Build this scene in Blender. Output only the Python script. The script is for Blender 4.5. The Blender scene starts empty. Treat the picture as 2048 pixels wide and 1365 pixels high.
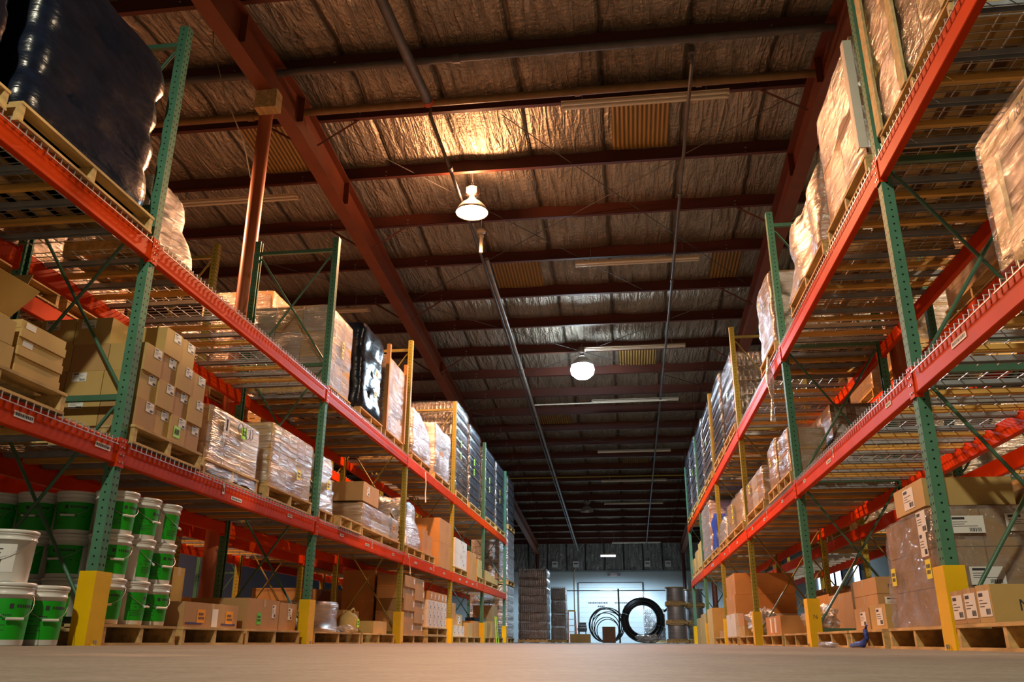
import bpy, math, random
from mathutils import Vector, noise, Matrix
random.seed(7)
S = bpy.context.scene
COL = S.collection
PI = math.pi

# ------------------------------------------------------------------ camera, world, light
H_CAM = 0.034
F_PX, PITCH, YAW, ROLL = 1663.2, 0.3472, 0.1322, -0.0046
cam = bpy.data.cameras.new('camera')
cam.sensor_width = 36.0
cam.lens = F_PX / 2048 * 36.0
cam.clip_start = 0.01
cam.clip_end = 300
cam_o = bpy.data.objects.new('camera', cam)
COL.objects.link(cam_o)
cam_o.matrix_world = (Matrix.Translation((0, 0, H_CAM)) @ Matrix.Rotation(YAW, 4, 'Z')
                      @ Matrix.Rotation(PI / 2 + PITCH, 4, 'X') @ Matrix.Rotation(-ROLL, 4, 'Z'))
S.camera = cam_o
S.view_settings.view_transform = 'Standard'
S.view_settings.look = 'None'
S.view_settings.gamma = 1.0
S.view_settings.use_curve_mapping = False
S.view_settings.exposure = 0.8
w = bpy.data.worlds.new('night')
S.world = w
w.use_nodes = True
w.node_tree.nodes['Background'].inputs[0].default_value = (0.05, 0.07, 0.12, 1)
w.node_tree.nodes['Background'].inputs[1].default_value = 0.3
S.cycles.max_bounces = 6
S.cycles.diffuse_bounces = 4
S.cycles.glossy_bounces = 2
S.cycles.transparent_max_bounces = 10
S.cycles.sample_clamp_indirect = 4
S.cycles.caustics_reflective = False
S.cycles.caustics_refractive = False
ORANGE = (1.0, 0.46, 0.22)
WARM = (1.0, 0.74, 0.46)
NEUTRAL = (1.0, 0.92, 0.66)
COLD = (0.62, 0.83, 1.0)
UP = {'orange': 0.06}      # share of the light that leaks upwards
# every lamp of the hall: kind, x, y, z (rim of the reflector), colour, watts, lit
LAMPS = [
    ('orange', -2.33, 12.3, 6.86, ORANGE, 1500, 'lit bell-shaped high bay lamp glowing orange over the aisle'),
    ('cold', -0.855, 19.73, 6.50, COLD, 850, 'round high bay lamp glowing bluish white over the middle of the aisle'),
    ('off', -1.48, 35.0, 5.12, COLD, 0, 'unlit bell-shaped high bay lamp hanging far down the aisle'),
    ('plain', -1.2, -3.0, 6.4, NEUTRAL, 900, 'high bay lamp hanging behind the viewpoint in the aisle'),
    ('plain', -7.7, 9.0, 6.6, ORANGE, 1100, 'orange high bay lamp over the next aisle to the left, near end'),
    ('plain', -7.7, 20.0, 6.0, ORANGE, 600, 'orange high bay lamp over the next aisle to the left, far end'),
    ('plain', 7.0, 6.0, 6.6, WARM, 1100, 'warm high bay lamp over the next aisle to the right, near end'),
    ('plain', 7.0, 19.0, 6.0, WARM, 600, 'warm high bay lamp over the next aisle to the right, far end'),
]

# ------------------------------------------------------------------ materials
MATS = {}
def _new(name):
    m = bpy.data.materials.new(name)
    m.use_nodes = True
    nt = m.node_tree
    b = nt.nodes['Principled BSDF']
    MATS[name] = m
    return m, nt, b
def N(nt, t, **kw):
    n = nt.nodes.new(t)
    for k, v in kw.items():
        if k.startswith('i_'):
            n.inputs[k[2:]].default_value = v
        else:
            setattr(n, k, v)
    return n
def ramp(nt, fac, stops):
    r = nt.nodes.new('ShaderNodeValToRGB')
    e = r.color_ramp.elements
    e[0].position, e[0].color = stops[0][0], (*stops[0][1], 1)
    e[1].position, e[1].color = stops[1][0], (*stops[1][1], 1)
    for p, c in stops[2:]:
        x = e.new(p); x.color = (*c, 1)
    nt.links.new(fac, r.inputs[0])
    return r.outputs[0]
def sc(c, k): return tuple(min(1, x * k) for x in c)
def mat(name, col, rough=0.6, metal=0.0, var=0.15, scale=6.0, bump=0.0, bscale=40.0, stretch=(1, 1, 1), spec=0.5, coat=0.0):
    m, nt, b = _new(name)
    tc = N(nt, 'ShaderNodeTexCoord')
    mp = N(nt, 'ShaderNodeMapping'); mp.inputs['Scale'].default_value = stretch
    nt.links.new(tc.outputs['Object'], mp.inputs[0])
    no = N(nt, 'ShaderNodeTexNoise'); no.inputs['Scale'].default_value = scale; no.inputs['Detail'].default_value = 4
    nt.links.new(mp.outputs[0], no.inputs[0])
    c = ramp(nt, no.outputs[0], [(0.3, sc(col, 1 - var)), (0.7, sc(col, 1 + var))])
    nt.links.new(c, b.inputs['Base Color'])
    b.inputs['Roughness'].default_value = rough
    b.inputs['Metallic'].default_value = metal
    b.inputs['Specular IOR Level'].default_value = spec
    b.inputs['Coat Weight'].default_value = coat
    if bump:
        n2 = N(nt, 'ShaderNodeTexNoise'); n2.inputs['Scale'].default_value = bscale; n2.inputs['Detail'].default_value = 3
        nt.links.new(mp.outputs[0], n2.inputs[0])
        bu = N(nt, 'ShaderNodeBump'); bu.inputs['Strength'].default_value = bump; bu.inputs['Distance'].default_value = 0.02
        nt.links.new(n2.outputs[0], bu.inputs['Height'])
        nt.links.new(bu.outputs[0], b.inputs['Normal'])
    return m
def emis(name, col, s):
    m, nt, b = _new(name)
    b.inputs['Base Color'].default_value = (*col, 1)
    b.inputs['Emission Color'].default_value = (*col, 1)
    b.inputs['Emission Strength'].default_value = s
    return m

mat('beam_orange', (0.62, 0.050, 0.003), rough=0.5, var=0.10, scale=3, spec=0.06)
mat('beam_dark', (0.34, 0.035, 0.012), rough=0.42, var=0.2, scale=4)
mat('steel', (0.45, 0.46, 0.47), rough=0.35, metal=0.9, var=0.1)
mat('wire', (0.5, 0.52, 0.55), rough=0.4, metal=0.8, var=0.05)
mat('channel_grey', (0.36, 0.40, 0.44), rough=0.45, metal=0.35, var=0.15)
mat('wood_bar', (0.66, 0.38, 0.09), rough=0.65, var=0.25, scale=3, stretch=(1, 9, 9), bump=0.1)
mat('pallet_wood', (0.56, 0.38, 0.15), rough=0.75, var=0.3, scale=3, stretch=(7, 1.5, 7), bump=0.2)
mat('pallet_pale', (0.60, 0.46, 0.22), rough=0.75, var=0.25, scale=3, stretch=(1.5, 7, 7), bump=0.2)
mat('guard_yellow', (0.90, 0.56, 0.0), rough=0.42, var=0.08, scale=4, bump=0.04)
mat('carton', (0.45, 0.27, 0.11), rough=0.72, var=0.10, scale=3, bump=0.04, bscale=15)
mat('carton_tan', (0.52, 0.35, 0.12), rough=0.72, var=0.10, scale=3, bump=0.04, bscale=15)
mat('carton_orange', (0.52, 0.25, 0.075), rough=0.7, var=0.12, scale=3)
mat('carton_dark', (0.20, 0.11, 0.055), rough=0.7, var=0.15, scale=3)
mat('carton_white', (0.72, 0.66, 0.58), rough=0.6, var=0.06, scale=3)
mat('carton_grey', (0.42, 0.38, 0.36), rough=0.6, var=0.12, scale=3)
mat('tape', (0.55, 0.42, 0.26), rough=0.25, var=0.05)
mat('seam', (0.10, 0.05, 0.02), rough=0.8, var=0.1)
mat('paper', (0.80, 0.80, 0.80), rough=0.55, var=0.03)
mat('ink', (0.03, 0.03, 0.04), rough=0.6, var=0.05)
mat('ink_blue', (0.05, 0.045, 0.19), rough=0.6, var=0.05)
mat('ink_red', (0.55, 0.03, 0.02), rough=0.6, var=0.05)
mat('sticker_yellow', (0.88, 0.78, 0.04), rough=0.5, var=0.04)
mat('sticker_green', (0.42, 0.90, 0.05), rough=0.5, var=0.04)
mat('sticker_lime', (0.12, 0.75, 0.07), rough=0.5, var=0.04)
mat('sticker_orange', (0.95, 0.42, 0.02), rough=0.5, var=0.04)
mat('plastic_white', (0.78, 0.78, 0.76), rough=0.32, var=0.03)
mat('plastic_tub', (0.55, 0.56, 0.57), rough=0.35, var=0.06)
mat('label_green', (0.0, 0.36, 0.005), rough=0.5, var=0.08, scale=9)
mat('black_gloss', (0.006, 0.010, 0.024), rough=0.24, var=0.3, bump=0.25, bscale=9, stretch=(1, 1, 3), spec=0.35)
mat('black_rubber', (0.012, 0.012, 0.015), rough=0.5, var=0.2)
mat('bottle_dark', (0.045, 0.055, 0.075), rough=0.18, var=0.3, spec=0.8)
mat('bottle_brown', (0.10, 0.075, 0.06), rough=0.18, var=0.3, spec=0.8)
mat('blue_wrap', (0.05, 0.10, 0.50), rough=0.3, var=0.4, scale=20, bump=0.5, bscale=30)
mat('steel_red', (0.10, 0.022, 0.010), rough=0.55, var=0.15, scale=2)
mat('rafter_red', (0.19, 0.045, 0.014), rough=0.5, var=0.15, scale=2)
mat('column_red', (0.40, 0.11, 0.04), rough=0.38, var=0.1, scale=2)
mat('pipe_brown', (0.22, 0.12, 0.035), rough=0.5, var=0.15)
mat('pipe_dark', (0.10, 0.09, 0.085), rough=0.45, var=0.2)
mat('pipe_grey', (0.22, 0.20, 0.17), rough=0.4, var=0.25)
mat('rope', (0.38, 0.30, 0.2), rough=0.8)
mat('fixture', (0.62, 0.54, 0.40), rough=0.5, var=0.06)
mat('tube_off', (0.80, 0.74, 0.60), rough=0.3, var=0.03)
mat('alu', (0.62, 0.6, 0.58), rough=0.35, metal=0.6, var=0.1)
mat('housing', (0.30, 0.24, 0.20), rough=0.4, metal=0.5, var=0.1)
mat('wall_paint', (0.60, 0.70, 0.74), rough=0.6, var=0.04, scale=0.5)
mat('side_paint', (0.30, 0.36, 0.36), rough=0.7, var=0.06, scale=0.5)
mat('side_dark', (0.07, 0.08, 0.12), rough=0.7, var=0.1, scale=0.5)
mat('rope_white', (0.75, 0.72, 0.66), rough=0.6)
mat('ladder_red', (0.55, 0.08, 0.02), rough=0.5)
mat('crate_blue', (0.02, 0.05, 0.10), rough=0.35, var=0.2)
mat('stool_dark', (0.02, 0.035, 0.05), rough=0.4)
mat('reel_grey', (0.30, 0.30, 0.31), rough=0.4, metal=0.3, stretch=(1, 1, 60), var=0.35, scale=2)
mat('exit_red', (0.75, 0.05, 0.05), rough=0.5)
mat('door_paint', (0.66, 0.75, 0.78), rough=0.5, var=0.03)
emis('glow_orange', (1.0, 0.50, 0.22), 30)
emis('glow_cold', (0.72, 0.88, 1.0), 40)
emis('glow_tube', (0.62, 0.60, 1.0), 9)
emis('glow_day', (0.75, 0.9, 1.0), 1.6)

def post_mat(name, col):
    """painted steel upright with punched rows of holes"""
    m, nt, b = _new(name)
    tc = N(nt, 'ShaderNodeTexCoord'); ge = N(nt, 'ShaderNodeNewGeometry')
    s = N(nt, 'ShaderNodeSeparateXYZ'); nt.links.new(tc.outputs['Object'], s.inputs[0])
    sn = N(nt, 'ShaderNodeSeparateXYZ'); nt.links.new(tc.outputs['Normal'], sn.inputs[0])
    def M(op, a, bb=None, c=None):
        n = N(nt, 'ShaderNodeMath', operation=op)
        for i, v in enumerate((a, bb, c)):
            if v is None: continue
            if isinstance(v, (int, float)): n.inputs[i].default_value = v
            else: nt.links.new(v, n.inputs[i])
        return n.outputs[0]
    zf = M('SUBTRACT', M('FRACT', M('DIVIDE', s.outputs[2], 0.0508)), 0.5)
    zz = M('MULTIPLY', zf, 0.0508)
    def dist(h): return M('SQRT', M('ADD', M('MULTIPLY', h, h), M('MULTIPLY', zz, zz)))
    # aisle face (normal x): two rows at |y|=0.022 ; side face: one row at x=0
    dy = M('SUBTRACT', M('ABSOLUTE', s.outputs[1]), 0.02)
    h1 = M('MULTIPLY', M('LESS_THAN', dist(dy), 0.0085), M('GREATER_THAN', M('ABSOLUTE', sn.outputs[0]), 0.7))
    h2 = M('MULTIPLY', M('LESS_THAN', dist(s.outputs[0]), 0.0065), M('GREATER_THAN', M('ABSOLUTE', sn.outputs[1]), 0.7))
    h = M('MAXIMUM', h1, h2)
    no = N(nt, 'ShaderNodeTexNoise'); no.inputs['Scale'].default_value = 5
    nt.links.new(tc.outputs['Object'], no.inputs[0])
    base = ramp(nt, no.outputs[0], [(0.3, sc(col, 0.88)), (0.7, sc(col, 1.12))])
    mx = N(nt, 'ShaderNodeMix', data_type='RGBA')
    nt.links.new(h, mx.inputs[0]); nt.links.new(base, mx.inputs[6]); mx.inputs[7].default_value = (0.008, 0.012, 0.01, 1)
    nt.links.new(mx.outputs[2], b.inputs['Base Color'])
    b.inputs['Roughness'].default_value = 0.55; b.inputs['Specular IOR Level'].default_value = 0.12
post_mat('post_green', (0.085, 0.225, 0.145))
post_mat('post_olive', (0.33, 0.28, 0.05))  # green upright paint with the orange lamp's tint put into the colour
mat('brace_green', (0.065, 0.17, 0.11), rough=0.35, var=0.1)
mat('brace_olive', (0.22, 0.18, 0.04), rough=0.35, var=0.1)  # brace green, shifted the same way to carry the orange lamplight

def foil_mat(name, col, seam=1.22, metal=0.75, bstr=0.75):
    m, nt, b = _new(name)
    tc = N(nt, 'ShaderNodeTexCoord')
    s = N(nt, 'ShaderNodeSeparateXYZ'); nt.links.new(tc.outputs['Object'], s.inputs[0])
    wob = N(nt, 'ShaderNodeTexNoise'); wob.inputs['Scale'].default_value = 1.3
    nt.links.new(tc.outputs['Object'], wob.inputs[0])
    ax = N(nt, 'ShaderNodeMath', operation='MULTIPLY_ADD'); nt.links.new(wob.outputs[0], ax.inputs[0]); ax.inputs[1].default_value = 0.10
    nt.links.new(s.outputs[0], ax.inputs[2])
    dv = N(nt, 'ShaderNodeMath', operation='DIVIDE'); nt.links.new(ax.outputs[0], dv.inputs[0]); dv.inputs[1].default_value = seam
    fr = N(nt, 'ShaderNodeMath', operation='FRACT'); nt.links.new(dv.outputs[0], fr.inputs[0])
    pp = N(nt, 'ShaderNodeMath', operation='PINGPONG'); nt.links.new(fr.outputs[0], pp.inputs[0]); pp.inputs[1].default_value = 0.5
    mp = N(nt, 'ShaderNodeMapping'); mp.inputs['Scale'].default_value = (5.5, 0.7, 1); nt.links.new(tc.outputs['Object'], mp.inputs[0])
    n1 = N(nt, 'ShaderNodeTexNoise'); n1.inputs['Scale'].default_value = 1.5; n1.inputs['Detail'].default_value = 5; n1.inputs['Distortion'].default_value = 0.8
    nt.links.new(mp.outputs[0], n1.inputs[0])
    n2 = N(nt, 'ShaderNodeTexNoise'); n2.inputs['Scale'].default_value = 16; n2.inputs['Detail'].default_value = 5
    nt.links.new(tc.outputs['Object'], n2.inputs[0])
    hsum = N(nt, 'ShaderNodeMath', operation='MULTIPLY_ADD'); nt.links.new(n2.outputs[0], hsum.inputs[0]); hsum.inputs[1].default_value = 0.30
    nt.links.new(n1.outputs[0], hsum.inputs[2])
    sm = N(nt, 'ShaderNodeMapRange'); sm.inputs['From Min'].default_value = 0.0; sm.inputs['From Max'].default_value = 0.05
    nt.links.new(pp.outputs[0], sm.inputs[0])
    h3 = N(nt, 'ShaderNodeMath', operation='MULTIPLY_ADD'); nt.links.new(sm.outputs[0], h3.inputs[0]); h3.inputs[1].default_value = 0.5
    nt.links.new(hsum.outputs[0], h3.inputs[2])
    bu = N(nt, 'ShaderNodeBump'); bu.inputs['Strength'].default_value = bstr; bu.inputs['Distance'].default_value = 0.16
    nt.links.new(h3.outputs[0], bu.inputs['Height']); nt.links.new(bu.outputs[0], b.inputs['Normal'])
    c1 = ramp(nt, n1.outputs[0], [(0.3, sc(col, 0.7)), (0.7, sc(col, 1.15))])
    mx = N(nt, 'ShaderNodeMix', data_type='RGBA'); nt.links.new(sm.outputs[0], mx.inputs[0])
    mx.inputs[6].default_value = (*sc(col, 0.3), 1); nt.links.new(c1, mx.inputs[7])
    nt.links.new(mx.outputs[2], b.inputs['Base Color'])
    b.inputs['Metallic'].default_value = metal
    b.inputs['Roughness'].default_value = 0.42
    return m
foil_mat('roof_foil', (0.46, 0.40, 0.31))
foil_mat('wall_foil', (0.42, 0.44, 0.42), seam=1.0, bstr=1.0)

def wrap_mat(name, tint, fac, rough=0.2, streak=(0.6, 0.6, 6), milky=0.5):
    """clear stretch film: partly see-through, partly glossy, creased"""
    m, nt, b = _new(name)
    tc = N(nt, 'ShaderNodeTexCoord')
    mp = N(nt, 'ShaderNodeMapping'); mp.inputs['Scale'].default_value = streak; mp.inputs['Rotation'].default_value = (0.25, 0.2, 0)
    nt.links.new(tc.outputs['Object'], mp.inputs[0])
    n1 = N(nt, 'ShaderNodeTexNoise'); n1.inputs['Scale'].default_value = 3.2; n1.inputs['Detail'].default_value = 5; n1.inputs['Distortion'].default_value = 1.2
    nt.links.new(mp.outputs[0], n1.inputs[0])
    n2 = N(nt, 'ShaderNodeTexNoise'); n2.inputs['Scale'].default_value = 11; n2.inputs['Detail'].default_value = 4; n2.inputs['Distortion'].default_value = 1.0
    nt.links.new(mp.outputs[0], n2.inputs[0])
    ad = N(nt, 'ShaderNodeMath', operation='MULTIPLY_ADD'); nt.links.new(n2.outputs[0], ad.inputs[0]); ad.inputs[1].default_value = 0.35; nt.links.new(n1.outputs[0], ad.inputs[2])
    bu = N(nt, 'ShaderNodeBump'); bu.inputs['Strength'].default_value = 0.9; bu.inputs['Distance'].default_value = 0.035
    nt.links.new(ad.outputs[0], bu.inputs['Height'])
    b.inputs['Base Color'].default_value = (*tint, 1)
    b.inputs['Roughness'].default_value = rough
    b.inputs['Specular IOR Level'].default_value = 0.9
    nt.links.new(bu.outputs[0], b.inputs['Normal'])
    gl = N(nt, 'ShaderNodeBsdfGlossy'); gl.inputs['Roughness'].default_value = rough; gl.inputs['Color'].default_value = (0.9, 0.9, 0.9, 1)
    nt.links.new(bu.outputs[0], gl.inputs['Normal'])
    m1 = N(nt, 'ShaderNodeMixShader'); m1.inputs[0].default_value = 1 - milky
    nt.links.new(b.outputs[0], m1.inputs[1]); nt.links.new(gl.outputs[0], m1.inputs[2])
    tr = N(nt, 'ShaderNodeBsdfTransparent'); tr.inputs[0].default_value = (0.93, 0.93, 0.93, 1)
    mr = N(nt, 'ShaderNodeMapRange'); mr.inputs['From Min'].default_value = 0.3; mr.inputs['From Max'].default_value = 0.7
    mr.inputs['To Min'].default_value = max(0, fac - 0.22); mr.inputs['To Max'].default_value = min(1, fac + 0.25)
    nt.links.new(n1.outputs[0], mr.inputs[0])
    mx = N(nt, 'ShaderNodeMixShader'); nt.links.new(mr.outputs[0], mx.inputs[0])
    nt.links.new(tr.outputs[0], mx.inputs[1]); nt.links.new(m1.outputs[0], mx.inputs[2])
    nt.links.new(mx.outputs[0], nt.nodes['Material Output'].inputs[0])
    return m
wrap_mat('film', (0.52, 0.49, 0.46), 0.36)
wrap_mat('film_sheer', (0.56, 0.48, 0.45), 0.42, rough=0.18, streak=(1.2, 1.2, 1.6), milky=0.6)
wrap_mat('film_thin', (0.6, 0.6, 0.6), 0.12, rough=0.15, milky=0.3)
wrap_mat('film_dense', (0.66, 0.61, 0.57), 0.62, rough=0.25)
wrap_mat('film_diag', (0.28, 0.25, 0.23), 0.34, rough=0.12, streak=(1, 1.2, 6.0), milky=0.12)
wrap_mat('film_dark', (0.3, 0.33, 0.38), 0.30, rough=0.12, milky=0.15)

# concrete floor
m, nt, b = _new('concrete')
tc = N(nt, 'ShaderNodeTexCoord')
n1 = N(nt, 'ShaderNodeTexNoise'); n1.inputs['Scale'].default_value = 0.8; n1.inputs['Detail'].default_value = 8
n2 = N(nt, 'ShaderNodeTexNoise'); n2.inputs['Scale'].default_value = 90; n2.inputs['Detail'].default_value = 4
n3 = N(nt, 'ShaderNodeTexNoise'); n3.inputs['Scale'].default_value = 12; n3.inputs['Detail'].default_value = 6
for n in (n1, n2, n3): nt.links.new(tc.outputs['Object'], n.inputs[0])
c1 = ramp(nt, n1.outputs[0], [(0.3, (0.23, 0.215, 0.185)), (0.7, (0.32, 0.30, 0.26))])
c2 = ramp(nt, n2.outputs[0], [(0.35, (0.72, 0.72, 0.72)), (0.6, (1, 1, 1))])
c3 = ramp(nt, n3.outputs[0], [(0.35, (0.8, 0.79, 0.77)), (0.65, (1, 1, 1))])
x1 = N(nt, 'ShaderNodeMix', data_type='RGBA', blend_type='MULTIPLY'); x1.inputs[0].default_value = 1
x2 = N(nt, 'ShaderNodeMix', data_type='RGBA', blend_type='MULTIPLY'); x2.inputs[0].default_value = 1
nt.links.new(c1, x1.inputs[6]); nt.links.new(c2, x1.inputs[7]); nt.links.new(x1.outputs[2], x2.inputs[6]); nt.links.new(c3, x2.inputs[7])
nt.links.new(x2.outputs[2], b.inputs['Base Color']); b.inputs['Roughness'].default_value = 0.62
bu = N(nt, 'ShaderNodeBump'); bu.inputs['Strength'].default_value = 0.15; bu.inputs['Distance'].default_value = 0.003
nt.links.new(n2.outputs[0], bu.inputs['Height']); nt.links.new(bu.outputs[0], b.inputs['Normal'])

def corrug(name, col):
    m, nt, b = _new(name)
    tc = N(nt, 'ShaderNodeTexCoord')
    wv = N(nt, 'ShaderNodeTexWave'); wv.bands_direction = 'X'; wv.inputs['Scale'].default_value = 4.5
    nt.links.new(tc.outputs['Object'], wv.inputs[0])
    c = ramp(nt, wv.outputs[0], [(0.1, sc(col, 0.45)), (0.6, col)])
    nt.links.new(c, b.inputs['Base Color']); b.inputs['Roughness'].default_value = 0.5
    bu = N(nt, 'ShaderNodeBump'); bu.inputs['Distance'].default_value = 0.03
    nt.links.new(wv.outputs[0], bu.inputs['Height']); nt.links.new(bu.outputs[0], b.inputs['Normal'])
corrug('skylight', (0.42, 0.25, 0.07))

# ------------------------------------------------------------------ mesh helpers
class MB:
    def __init__(s): s.v = []; s.f = []; s.m = []; s.mats = []; s.sm = []
    def mi(s, m):
        if m not in s.mats: s.mats.append(m)
        return s.mats.index(m)
    def add(s, vs, fs, m, smooth=False):
        o = len(s.v); k = s.mi(m)
        s.v += [tuple(p) for p in vs]
        for f in fs: s.f.append(tuple(i + o for i in f)); s.m.append(k); s.sm.append(smooth)
        return s
    def box(s, x0, x1, y0, y1, z0, z1, m, rz=0, piv=None):
        if x0 > x1: x0, x1 = x1, x0
        if y0 > y1: y0, y1 = y1, y0
        vs = [(x, y, z) for z in (z0, z1) for y in (y0, y1) for x in (x0, x1)]
        if rz:
            px, py = piv or ((x0 + x1) / 2, (y0 + y1) / 2); c, n = math.cos(rz), math.sin(rz)
            vs = [(px + (x - px) * c - (y - py) * n, py + (x - px) * n + (y - py) * c, z) for x, y, z in vs]
        return s.add(vs, [(0, 2, 3, 1), (4, 5, 7, 6), (0, 1, 5, 4), (2, 6, 7, 3), (0, 4, 6, 2), (1, 3, 7, 5)], m)
    def tube(s, pts, r, m, n=8, cap=True, smooth=True):
        pts = [Vector(p) for p in pts]; rings = []
        for i, p in enumerate(pts):
            d = (pts[min(i + 1, len(pts) - 1)] - pts[max(i - 1, 0)]).normalized()
            up = Vector((0, 0, 1)) if abs(d.z) < 0.95 else Vector((1, 0, 0))
            a = d.cross(up).normalized(); bb = a.cross(d).normalized()
            rr = r[i] if isinstance(r, (list, tuple)) else r
            rings.append([p + a * math.cos(2 * PI * k / n) * rr + bb * math.sin(2 * PI * k / n) * rr for k in range(n)])
        vs = [q for R in rings for q in R]; fs = []
        for i in range(len(pts) - 1):
            for k in range(n):
                fs.append((i * n + k, i * n + (k + 1) % n, (i + 1) * n + (k + 1) % n, (i + 1) * n + k))
        s.add(vs, fs, m, smooth and n > 4)
        if cap: s.add(vs[:n], [tuple(range(n))], m); s.add(vs[-n:], [tuple(reversed(range(n)))], m)
        return s
    def lathe(s, prof, m, n=24, cx=0, cy=0, cap0=True, cap1=True, a0=0, a1=2 * PI):
        full = abs(a1 - a0 - 2 * PI) < 1e-6; k = n if full else n + 1
        vs = [(cx + r * math.cos(a0 + (a1 - a0) * j / n), cy + r * math.sin(a0 + (a1 - a0) * j / n), z) for r, z in prof for j in range(k)]
        fs = []
        for i in range(len(prof) - 1):
            for j in range(n):
                q = (j + 1) % k if full else j + 1
                fs.append((i * k + j, i * k + q, (i + 1) * k + q, (i + 1) * k + j))
        s.add(vs, fs, m, True)
        if full and cap0: s.add(vs[:n], [tuple(reversed(range(n)))], m)
        if full and cap1: s.add(vs[-n:], [tuple(range(n))], m)
        return s
    def mesh(s, name):
        me = bpy.data.meshes.new(name)
        me.from_pydata(s.v, [], s.f)
        for m in s.mats: me.materials.append(MATS[m])
        me.polygons.foreach_set('material_index', s.m)
        me.polygons.foreach_set('use_smooth', s.sm)
        me.update()
        return me
    def build(s, name, parent=None, loc=(0, 0, 0), rz=0):
        return link(name, s.mesh(name), parent, loc, rz)
def link(name, me, parent=None, loc=(0, 0, 0), rz=0):
    o = bpy.data.objects.new(name, me)
    COL.objects.link(o)
    o.location = loc; o.rotation_euler = (0, 0, rz)
    if parent is not None: o.parent = parent
    return o
def tag(o, label=None, cat=None, group=None, kind=None):
    if label: o['label'] = label
    if cat: o['category'] = cat
    if group: o['group'] = group
    if kind: o['kind'] = kind
    return o
def thing(name, label, cat, loc=(0, 0, 0), rz=0, group=None):
    return tag(link(name, None, None, loc, rz), label, cat, group)
def copy_thing(r, loc, label, rz=None):
    c = r.copy(); COL.objects.link(c); c.location = loc; c['label'] = label
    if rz is not None: c.rotation_euler = (0, 0, rz)
    for ch in r.children:
        d = ch.copy(); COL.objects.link(d); d.parent = c
        for g in ch.children:
            e = g.copy(); COL.objects.link(e); e.parent = d
    return c
def structure(mb, name, loc=(0, 0, 0)): return tag(mb.build(name, None, loc), kind='structure')
def text_mesh(s, size, m, name='lettering'):
    cu = bpy.data.curves.new('t', 'FONT'); cu.body = s; cu.size = size; cu.extrude = 0.0006; cu.align_x = 'CENTER'; cu.align_y = 'CENTER'
    o = bpy.data.objects.new('t', cu); COL.objects.link(o)
    bpy.context.view_layer.update()
    me = bpy.data.meshes.new_from_object(o.evaluated_get(bpy.context.evaluated_depsgraph_get()))
    bpy.data.objects.remove(o); me.name = name
    me.materials.clear(); me.materials.append(MATS[m])
    return me
FACE = {'c': (PI / 2, 0, 0), '+x': (PI / 2, 0, PI / 2), '-x': (PI / 2, 0, -PI / 2), 'f': (PI / 2, 0, PI)}
def lettering(s, size, m, face, loc, parent, name='lettering'):
    o = link(name, text_mesh(s, size, m, name), parent, loc)
    o.rotation_euler = FACE[face]
    return o

# ------------------------------------------------------------------ racks
Y0, BAY = 5.07, 3.73
SIDES = {'left': dict(x=-3.30, s=-1, z=(1.28, 2.76)), 'right': dict(x=1.76, s=1, z=(1.585, 3.045))}
ORD = ['nearest', 'first', 'second', 'third', 'fourth', 'fifth', 'sixth']
DEPTH = 1.07
def RX(side, d): return SIDES[side]['x'] + SIDES[side]['s'] * d
TOP = 4.68

frame_meshes = {}
def frame_mesh(colr, top=TOP):
    k = (colr, top)
    if k in frame_meshes: return frame_meshes[k]
    pm, bm = 'post_' + colr, 'brace_' + colr
    p = MB()
    # open C-shaped roll-formed post: web on the outside, two flanges, lips
    p.box(-0.038, -0.034, -0.038, 0.038, 0.01, top, pm)
    for s_ in (-1, 1):
        p.box(-0.034, 0.034, s_ * 0.038, s_ * 0.0345, 0.01, top, pm)
        p.box(0.030, 0.034, s_ * 0.0345, s_ * 0.020, 0.01, top, pm)
    post = p.mesh('post')
    fp = MB(); fp.box(-0.06, 0.07, -0.07, 0.07, 0.0, 0.01, bm)
    for (x, y) in ((-0.05, 0.055), (0.055, -0.055)): fp.tube([(x, y, 0.01), (x, y, 0.022)], 0.009, 'steel', 6)
    braces = []
    hs = [0.15, 1.59, 3.05, 4.52]
    for z in hs:
        q = MB(); q.box(0.036, DEPTH - 0.036, -0.018, 0.018, z - 0.02, z + 0.02, bm); braces.append(q.mesh('horizontal_brace'))
    for a, c in zip(hs[:-1], hs[1:]):
        for k_, (za, zb) in enumerate(((a + 0.05, c - 0.05), (c - 0.05, a + 0.05))):
            q = MB(); yy = -0.014 + 0.028 * k_
            q.tube([(0.05, yy, za), (0.10, yy, za + (0.035 if zb > za else -0.035)), (DEPTH - 0.10, yy, zb - (0.035 if zb > za else -0.035)), (DEPTH - 0.05, yy, zb)], 0.0125, bm, 8)
            braces.append(q.mesh('diagonal_brace'))
    frame_meshes[k] = (post, fp.mesh('foot_plate'), braces)
    return frame_meshes[k]
def upright(x, y, s, colr, label, group):
    """x: aisle face of front post; s: +1 goes towards +x"""
    t = thing('rack_upright', label, 'rack frame', (x, y, 0), 0 if s > 0 else PI, group)
    post, fp, br = frame_mesh(colr)
    a = link('front_post', post, t, (0.038, 0, 0)); b_ = link('rear_post', post, t, (DEPTH - 0.038, 0, 0), PI)
    link('foot_plate', fp, a); link('foot_plate', fp, b_)
    for m_ in br: link(m_.name.split('.')[0], m_, t)
    return t

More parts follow.
